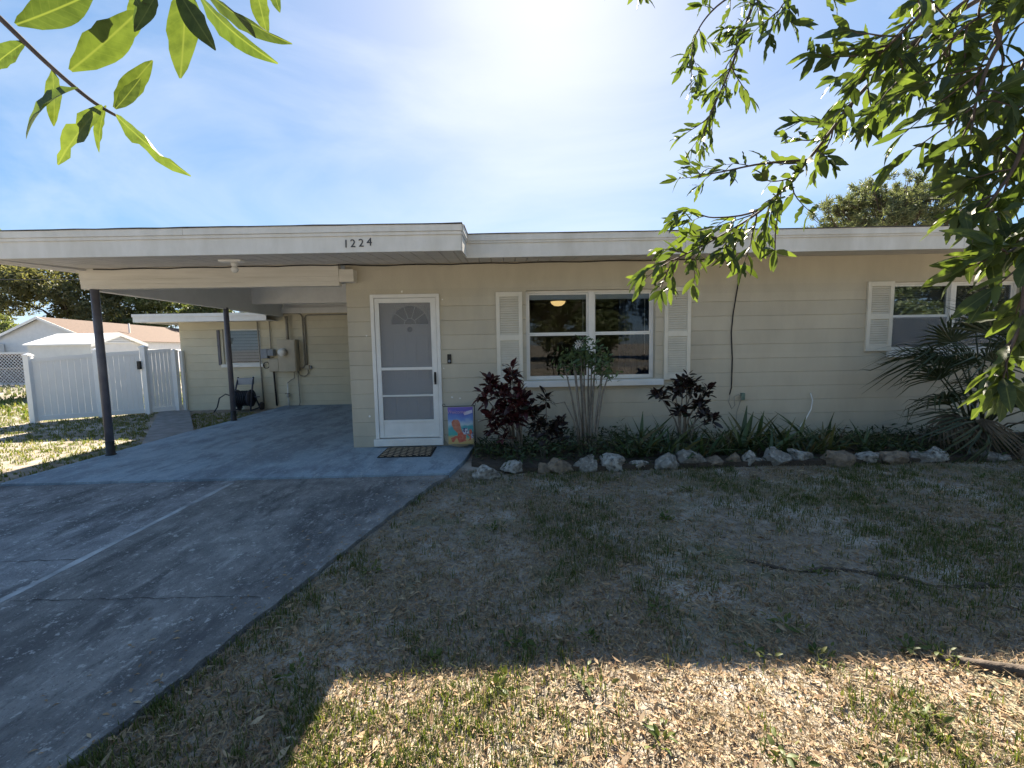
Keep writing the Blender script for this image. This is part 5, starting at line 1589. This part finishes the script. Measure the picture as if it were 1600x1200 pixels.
def twig(p, d, length, r0, size, nleaf, bend=.25):
    """short shoot with leaves along it and a fan of leaves at the tip"""
    d = Vector(d).normalized()
    pts = [Vector(p)]
    n = 5
    for i in range(n):
        d = (d + Vector((rnd.gauss(0, bend), rnd.gauss(0, bend), rnd.gauss(-.05, bend))) * .5).normalized()
        pts.append(pts[-1] + d * length / n)
    branch_mb.append((pts, [r0 * (1 - .7 * i / n) for i in range(n + 1)]))
    for k in range(nleaf):
        u = (k + .6) / nleaf * n
        i = min(n - 1, int(u)); q = pts[i].lerp(pts[i + 1], u - i)
        t_ = (pts[i + 1] - pts[i]).normalized()
        side = t_.cross(Vector((rnd.gauss(0, 1), rnd.gauss(0, 1), rnd.gauss(0, 1)))).normalized()
        put_leaf(q, t_ * rnd.uniform(.5, 1.1) + side * rnd.uniform(.5, 1.0) + Vector((0, 0, -.15)), size * rnd.uniform(.65, 1.15))
    for k in range(3):
        t_ = (pts[-1] - pts[-2]).normalized()
        put_leaf(pts[-1], t_ + Vector((rnd.gauss(0, .45), rnd.gauss(0, .45), rnd.gauss(0, .45))), size * rnd.uniform(.7, 1.1))
def limb(pts, r0, r1, ntwig, tl, size, nleaf, t0=.15, spread=1.0, bias=(0, 0, 0)):
    path_ = smooth_path([Vector(p) for p in pts])
    n = len(path_) - 1
    branch_mb.append((path_, [r0 + (r1 - r0) * i / n for i in range(n + 1)]))
    for k in range(ntwig):
        u = (t0 + (1 - t0) * (k + rnd.random()) / ntwig) * n
        i = min(n - 1, int(u)); q = path_[i].lerp(path_[i + 1], u - i)
        t_ = (path_[i + 1] - path_[i]).normalized()
        side = t_.cross(Vector((rnd.gauss(0, 1), rnd.gauss(0, 1), rnd.gauss(0, 1)))).normalized()
        twig(q, t_ * .8 + side * spread + Vector(bias), tl * rnd.uniform(.6, 1.2), r0 * .4 if r0 < .012 else .004, size, nleaf)
    twig(path_[-1], path_[-1] - path_[-2], tl * .8, r1, size, nleaf)
    return path_
# big limbs from the trunk, out of view above
crown_hub = Vector((2.75, 1.35, 3.05))
limb([(5.0, 1.2, 2.5), (3.9, 1.3, 2.95), crown_hub], .10, .045, 0, .3, .1, 0)
limb([(4.85, 1.15, 3.0), (3.0, .9, 3.5), (1.0, .7, 2.85), (0, .55, 2.5), (-.62, .52, 2.2)], .07, .008, 0, .2, .1, 0)
# A: the long branch sweeping down to the left across the sky
A = [crown_hub, pix(1640, -60, 1.8), pix(1450, 50, 1.85), pix(1350, 140, 1.9), pix(1275, 235, 1.95), pix(1200, 320, 2.0), pix(1120, 372, 2.05), pix(1045, 410, 2.1)]
limb(A, .012, .003, 34, .20, .10, 7, .28, .9)
limb([pix(1262, 250, 1.96), pix(1190, 256, 1.98), pix(1130, 268, 2.0), pix(1085, 276, 2.02)], .006, .002, 5, .10, .085, 4, .3, .8)
limb([pix(1235, 285, 1.98), pix(1180, 330, 1.96), pix(1115, 340, 1.95), pix(1085, 330, 1.95)], .006, .002, 5, .10, .085, 4, .2, .8)
# C: thin shoot hanging straight down from A
C_ = smooth_path([pix(1222, 292, 1.97), pix(1216, 330, 1.96), pix(1212, 360, 1.96), pix(1211, 392, 1.96)])
branch_mb.append((C_, [.0025] * len(C_)))
for dd in ((-.9, .2, .25), (-.7, -.4, 0), (-.5, .3, -.2), (.8, .1, -.1), (-.25, .1, -1), (-.8, 0, .05), (.1, .2, -1)):
    put_leaf(C_[-1], dd, rnd.uniform(.06, .10))
# B: smaller cluster hanging from the top
B0 = Vector((1.5, 2.3, 3.9))
limb([crown_hub, B0, pix(1190, -40, 2.4), pix(1165, 40, 2.4), pix(1140, 110, 2.4), pix(1105, 190, 2.4)], .014, .003, 16, .20, .095, 6, .42, .9)
limb([pix(1185, -30, 2.4), pix(1120, 10, 2.35), pix(1085, 60, 2.35), pix(1080, 120, 2.35)], .006, .002, 7, .15, .09, 5, .2, .8)
limb([B0, pix(1010, -75, 2.3), pix(1000, -25, 2.3)], .006, .002, 2, .10, .09, 3, .6, .5)
limb([crown_hub, pix(1330, -70, 1.9), pix(1240, -10, 1.9), pix(1215, 20, 1.9)], .008, .002, 4, .14, .10, 4, .5, .8)
# D: the dense mass on the right
limb([crown_hub, pix(1500, -60, 1.5), pix(1440, 20, 1.5), pix(1400, 60, 1.5), pix(1365, 95, 1.55)], .010, .003, 10, .20, .105, 6, .3, 1.0)
limb([crown_hub, pix(1620, -20, 1.3), pix(1560, 70, 1.3), pix(1530, 140, 1.3), pix(1520, 190, 1.3)], .009, .003, 9, .19, .105, 6, .3, 1.0)
limb([crown_hub, pix(1680, 60, 1.25), pix(1620, 160, 1.25), pix(1590, 250, 1.25), pix(1555, 305, 1.25), pix(1530, 335, 1.25)], .009, .003, 8, .14, .105, 6, .3, .9)
limb([crown_hub, pix(1720, 120, 1.15), pix(1650, 260, 1.15), pix(1625, 340, 1.15), pix(1590, 385, 1.15), pix(1560, 400, 1.15)], .010, .003, 4, .11, .105, 7, .32, .9)
limb([crown_hub, pix(1720, 40, 1.4), pix(1640, 30, 1.4), pix(1580, 10, 1.4), pix(1510, 40, 1.4), pix(1470, 90, 1.45)], .009, .003, 11, .20, .105, 6, .3, 1.0)
limb([crown_hub, pix(1760, 200, 1.05), pix(1680, 330, 1.05), pix(1610, 420, 1.05), pix(1595, 500, 1.05), pix(1575, 555, 1.05)], .009, .003, 7, .09, .10, 4, .55, .7, (-.5, 0, 0))
limb([crown_hub, pix(1700, 100, 1.6), pix(1620, 190, 1.6), pix(1610, 300, 1.6), pix(1610, 370, 1.6)], .009, .003, 3, .13, .105, 6, .35, 1.0)
limb([crown_hub, pix(1690, -40, 1.35), pix(1620, 60, 1.35), pix(1580, 150, 1.35), pix(1565, 230, 1.35)], .009, .003, 12, .19, .105, 6, .3, 1.0)
limb([crown_hub, pix(1600, -70, 1.7), pix(1510, 0, 1.7), pix(1440, 60, 1.7), pix(1400, 130, 1.75)], .009, .003, 13, .20, .105, 6, .3, 1.0)
# F: the close twig at upper left, and the leaves hanging beside it
F0 = Vector((-.62, .52, 2.2))
Fp = smooth_path([F0, pix(-90, -60, .62), pix(0, 28, .62), pix(75, 100, .62), pix(140, 155, .62), pix(180, 180, .62)])
branch_mb.append((Fp, [.005 - .003 * i / (len(Fp) - 1) for i in range(len(Fp))]))
def aimed(x0, y0, x1, y1, dist, dd=0.0, roll=None, v=None, wide=1.0):
    a, b = pix(x0, y0, dist), pix(x1, y1, dist + dd)
    d = b - a
    leaves.append((rnd.randrange(5) if v is None else v, orient(d, rnd.uniform(-.6, .6) if roll is None else roll), d.length, a))
CAMV = Vector((0, 0, CAM_Z))
def facing(x0, y0, x1, y1, dist, tiltdeg, v=0, dd=0.0):
    """leaf between two points whose blade is turned tiltdeg away from the viewer"""
    a, b = pix(x0, y0, dist), pix(x1, y1, dist + dd)
    d = (b - a).normalized()
    q = orient(d)
    n0 = q @ Vector((0, 0, 1)); want = (CAMV - a); want = (want - d * want.dot(d)).normalized()
    ang = math.atan2(d.dot(n0.cross(want)), n0.dot(want))
    leaves.append((v, orient(d, ang + R(tiltdeg)), (b - a).length, a))
for args in ((25, 38, 150, -5, .62, 25, 0), (110, 110, 222, 22, .62, 20, 0), (40, 65, -30, 110, .62, 30, 0), (82, 108, 90, 200, .62, 55, 2), (122, 138, -5, 175, .60, 75, 3),
             (178, 168, 235, 92, .62, 35, 2), (180, 170, 222, 125, .60, 25, 0), (160, 165, 75, 250, .61, 50, 5), (166, 165, 140, 230, .63, 50, 1), (182, 180, 272, 275, .62, 48, 6)):
    facing(*args)
G0 = smooth_path([F0, pix(150, -110, .6), pix(240, -40, .62), pix(290, -20, .63)])
branch_mb.append((G0, [.004] * len(G0)))
for args in ((225, -20, 205, 55, .66, 25, 0), (250, -35, 190, 22, .60, 65, 1), (275, -20, 328, 72, .62, 25, 0), (290, -25, 288, 128, .64, 40, 2), (310, -10, 390, 108, .66, 70, 3), (315, -20, 430, 88, .62, 70, 1), (245, -10, 212, 52, .58, 35, 2), (180, -60, 215, 12, .6, 40, 0)):
    facing(*args)
G1 = smooth_path([G0[-1], pix(360, -45, .66), pix(405, -30, .66)])
branch_mb.append((G1, [.003] * len(G1)))
facing(398, -30, 414, 50, .66, 20, 0); facing(420, -35, 440, 22, .66, 30, 2)
# branches of the near tree, one part per limb; leaves one by one for the largest 300
for i, (pts_, rs_) in enumerate(branch_mb):
    if len(pts_) > 8 or rs_[0] > .008:
        part('branch', MB().tube(pts_, list(rs_), 7), 'twig', tree, True)
tw_ = MB()
for pts_, rs_ in branch_mb:
    if not (len(pts_) > 8 or rs_[0] > .008): tw_.tube(pts_, list(rs_), 5)
tp = part('twigs', tw_, 'twig', tree, True); tp['kind'] = 'stuff'
def view_size(lf):
    v, q, s, p = lf
    c = p + q @ Vector((0, s * .5, 0)) - CAMV
    z = c.dot(fw)
    if z < .1: return 0
    x, y = c.dot(rt2) / z * 680, c.dot(up2) / z * 680
    return s / z * (1 if abs(x) < 830 and abs(y) < 630 else .01)
leaves.sort(key=view_size, reverse=True)
for v, q, s, p in leaves[:300]:
    o = link('leaf', LEAF[v], tree)
    o.location = p - TB
    o.rotation_euler = q.to_euler()
    o.scale = (s, s, s)
join_leaves('leaf_mass', [(LEAFA[v], q, s, p - TB) for v, q, s, p in leaves[300:]], 'oak_leaf_j', tree, 'stuff')
# crown overhead and to the right, out of the picture
V_, F_ = crown_arrays(8, [(3.9, .4, 4.6, 1.3), (4.6, 1.6, 4.4, 1.3), (3.2, -.6, 4.9, 1.2), (4.8, -.3, 5.2, 1.5), (2.6, -1.4, 4.4, 1.0), (4.4, .6, 5.8, 1.3)], 5200, .06)
bulk('upper_crown', V_ - np.array(TB), F_, 'oak_leaf_j', tree, 'stuff')

# ------------------------------------------------------------------ lawn: leaf litter, straw and grass
def drive_edge(y):
    for (xa, ya), (xb, yb_) in zip(EDGE[:-1], EDGE[1:]):
        if ya <= y <= yb_: return xa + (xb - xa) * (y - ya) / (yb_ - ya)
    return -.5 if y > 4 else -1.75
def field(x, y, s, o): return mnoise.noise(Vector((x * s, y * s, o)))
def scatter(n, xr, yr, near=True, keep=None):
    """random lawn points, thicker close by"""
    out = []
    while len(out) < n:
        x = random.uniform(*xr)
        y = yr[0] + (yr[1] - yr[0]) * (random.random() ** (1.7 if near else 1.0))
        if abs(x) > (y + .6) * 1.35: continue
        if x < drive_edge(y) + .01: continue
        if keep and not keep(x, y): continue
        out.append((x, y))
    return out
def flakes(pts, lmin, lmax, wr, lift, m, name, label, cat, tilt=.35):
    n = len(pts)
    P = np.array([(x, y, gz(x, y)) for x, y in pts]); P[:, 2] += rng.uniform(.002, lift, n)
    az = rng.uniform(0, 2 * np.pi, n); el = rng.normal(0, tilt, n)
    L_ = rng.uniform(lmin, lmax, n); w = L_ * rng.uniform(wr[0], wr[1], n)
    d = np.stack([np.cos(az) * np.cos(el), np.sin(az) * np.cos(el), np.sin(el)], 1)
    s = np.stack([-np.sin(az), np.cos(az), rng.normal(0, .45, n)], 1); s /= np.linalg.norm(s, axis=1)[:, None]
    up_ = np.cross(d, s)
    cur = rng.uniform(-.25, .25, n)[:, None] * L_[:, None]
    a = P - d * (L_ / 2)[:, None]; b = P + d * (L_ / 2)[:, None]
    V_ = np.stack([a, P + s * (w / 2)[:, None] + up_ * cur * .5, b, P - s * (w / 2)[:, None] + up_ * cur], 1).reshape(-1, 3)
    V_[:, 2] = np.maximum(V_[:, 2], np.repeat(P[:, 2], 4) - .012)
    o = bulk(name, V_, np.arange(n * 4).reshape(-1, 4), m)
    tag(o, label, cat)
flakes(scatter(46000, (-1.7, 8), (.9, 4.85), keep=lambda x, y: random.random() < (.30 + .9 * field(x, y, .7, 5) + .4 * field(x, y, 2.3, 8)) + (.5 if y < 2.3 else .5 * max(0, 3.3 - y))), .010, .036, (.2, .45), .018, 'litter', 'leaf_litter', 'dry brown oak leaf litter strewn over the front lawn', 'leaf litter')
flakes(scatter(2600, (-1.7, 8), (.9, 4.95)), .035, .065, (.25, .42), .024, 'litter', 'fallen_leaves', 'larger curled brown leaves scattered on the front lawn', 'leaf litter', .4)
flakes(scatter(50000, (-1.7, 8), (.9, 4.85)), .018, .07, (.035, .08), .02, 'straw', 'dry_straw', 'pale dry straw lying across the front lawn', 'straw', .25)
def blades(pts, hmin, hmax, w, lean, m, name, label, per):
    n = len(pts) * per
    B = np.repeat(np.array([(x, y, gz(x, y)) for x, y in pts]), per, 0)
    B[:, :2] += rng.normal(0, .022, (n, 2))
    az = rng.uniform(0, 2 * np.pi, n)
    h = rng.uniform(hmin, hmax, n); ln = rng.uniform(.2, lean, n) * h
    d = np.stack([np.cos(az), np.sin(az), np.zeros(n)], 1)
    s = np.stack([-np.sin(az), np.cos(az), np.zeros(n)], 1) * w
    up_ = np.zeros((n, 3)); up_[:, 2] = 1
    m1 = B + up_ * (h * .6)[:, None] + d * (ln * .35)[:, None]
    tp_ = B + up_ * h[:, None] + d * ln[:, None]
    B[:, 2] -= .01
    V_ = np.stack([B - s, B + s, m1 + s * .7, m1 - s * .7, tp_], 1).reshape(-1, 3)
    k = np.arange(n)[:, None] * 5
    F3 = np.concatenate([k + np.array([[0, 1, 2]]), k + np.array([[0, 2, 3]]), k + np.array([[3, 2, 4]])])
    o = bulk(name, V_, F3, m)
    tag(o, label, 'grass')
def green(x, y):
    v = field(x, y, .9, 9) * .9 + field(x, y, 3.0, 2) * .5
    v += .25 * (x > 2.0) * (y > 2.3) + (.6 if x - drive_edge(y) < .10 and y < 4.4 and field(x, y, 1.7, 6) > -.15 else 0) + (.1 if y < 1.7 else 0)
    return random.random() < max(.03, .10 + v)
blades(scatter(5200, (-1.7, 8), (.9, 4.9), keep=green), .02, .06, .0024, .9, 'grass', 'lawn_grass', 'thin green grass tufts growing through the litter of the front lawn', 9)
blades(scatter(11000, (-1.7, 8), (.9, 4.9), keep=lambda x, y: random.random() < .45 + .8 * field(x, y, 1.3, 4)), .010, .036, .0016, 1.8, 'straw', 'dry_turf', 'matted dry turf blades of the front lawn', 8)
def stray(n):
    out = []
    while len(out) < n:
        y = random.uniform(1.2, 4.7); x = drive_edge(y) - abs(random.gauss(0, .25)) - .005
        out.append((x, y))
    return out
_n = 160
_P = stray(_n)
_V = []
for (x, y) in _P:
    a_ = random.uniform(0, 6.28); l_ = random.uniform(.008, .022); w_ = l_ * random.uniform(.25, .4)
    dx, dy = math.cos(a_), math.sin(a_)
    z = .0375
    _V += [(x - dx * l_, y - dy * l_, z), (x - dy * w_, y + dx * w_, z + .004), (x + dx * l_, y + dy * l_, z + .002), (x + dy * w_, y - dx * w_, z + .005)]
tag(bulk('stray_leaves', np.array(_V), np.arange(_n * 4).reshape(-1, 4), 'litter'), 'a few dry leaves blown onto the driveway edge', 'leaf litter')
# weeds catching the sun at the lawn's edge of shade
# side lawn left of the carport
side = []
while len(side) < 9000:
    x = random.uniform(-16, -5.5); y = random.uniform(4.2, 15)
    if y > 10.3 and x > -8.0: continue
    if -8.3 < x < -5.4 and abs((x + 5.5) - (y - 7.2) * -.72) < .42 and y > 6.4: continue
    if x > -5.55 - .0: continue
    side.append((x, y))
blades(side, .02, .055, .006, 1.0, 'grass_far', 'side_lawn_grass', 'short sunlit grass of the side lawn left of the carport', 7)
far = [(random.uniform(-34, -9), random.uniform(9.5, 30)) for _ in range(5000)]
far = [p for p in far if not (p[0] > -10.5 and p[1] < 11.5)]
blades(far, .06, .16, .02, .9, 'grass_far', 'far_lawn_grass', 'bright green grass beyond the white fence', 5)

# broad-leaved weeds in the lawn
wl = [mesh_arrays(blade_mesh('weed_leaf', 'grass', 1, .5, 3, .25, .1, .1))]
items = []
rnd = random.Random(99)
for (wx, wy) in [(1.98, 1.83), (1.86, 1.86), (.95, 1.35), (.55, 1.45), (-.05, 1.72), (.32, 1.72), (1.25, 1.3), (.15, 1.2), (-.5, 1.35), (-.35, 1.9), (.4, 2.0), (1.6, 1.5), (.8, 2.2)] + [(rnd.uniform(-1, 5), rnd.uniform(1.2, 4.4)) for _ in range(26)]:
    if wx < drive_edge(wy) + .05: continue
    for i in range(26):
        az = rnd.uniform(0, 6.28); el = rnd.uniform(-.1, 1.2); r0 = abs(rnd.gauss(0, .045))
        d = (math.cos(az) * math.cos(el), math.sin(az) * math.cos(el), math.sin(el))
        items.append((wl[0], orient(d, rnd.uniform(-.8, .8)), rnd.uniform(.018, .042), (wx + r0 * math.cos(az), wy + r0 * math.sin(az), gz(wx, wy) + rnd.uniform(.004, .035))))
tag(join_leaves('lawn_weeds', items, 'grass', None, 'stuff'), 'small broad-leaved green weeds dotted over the front lawn', 'weeds')
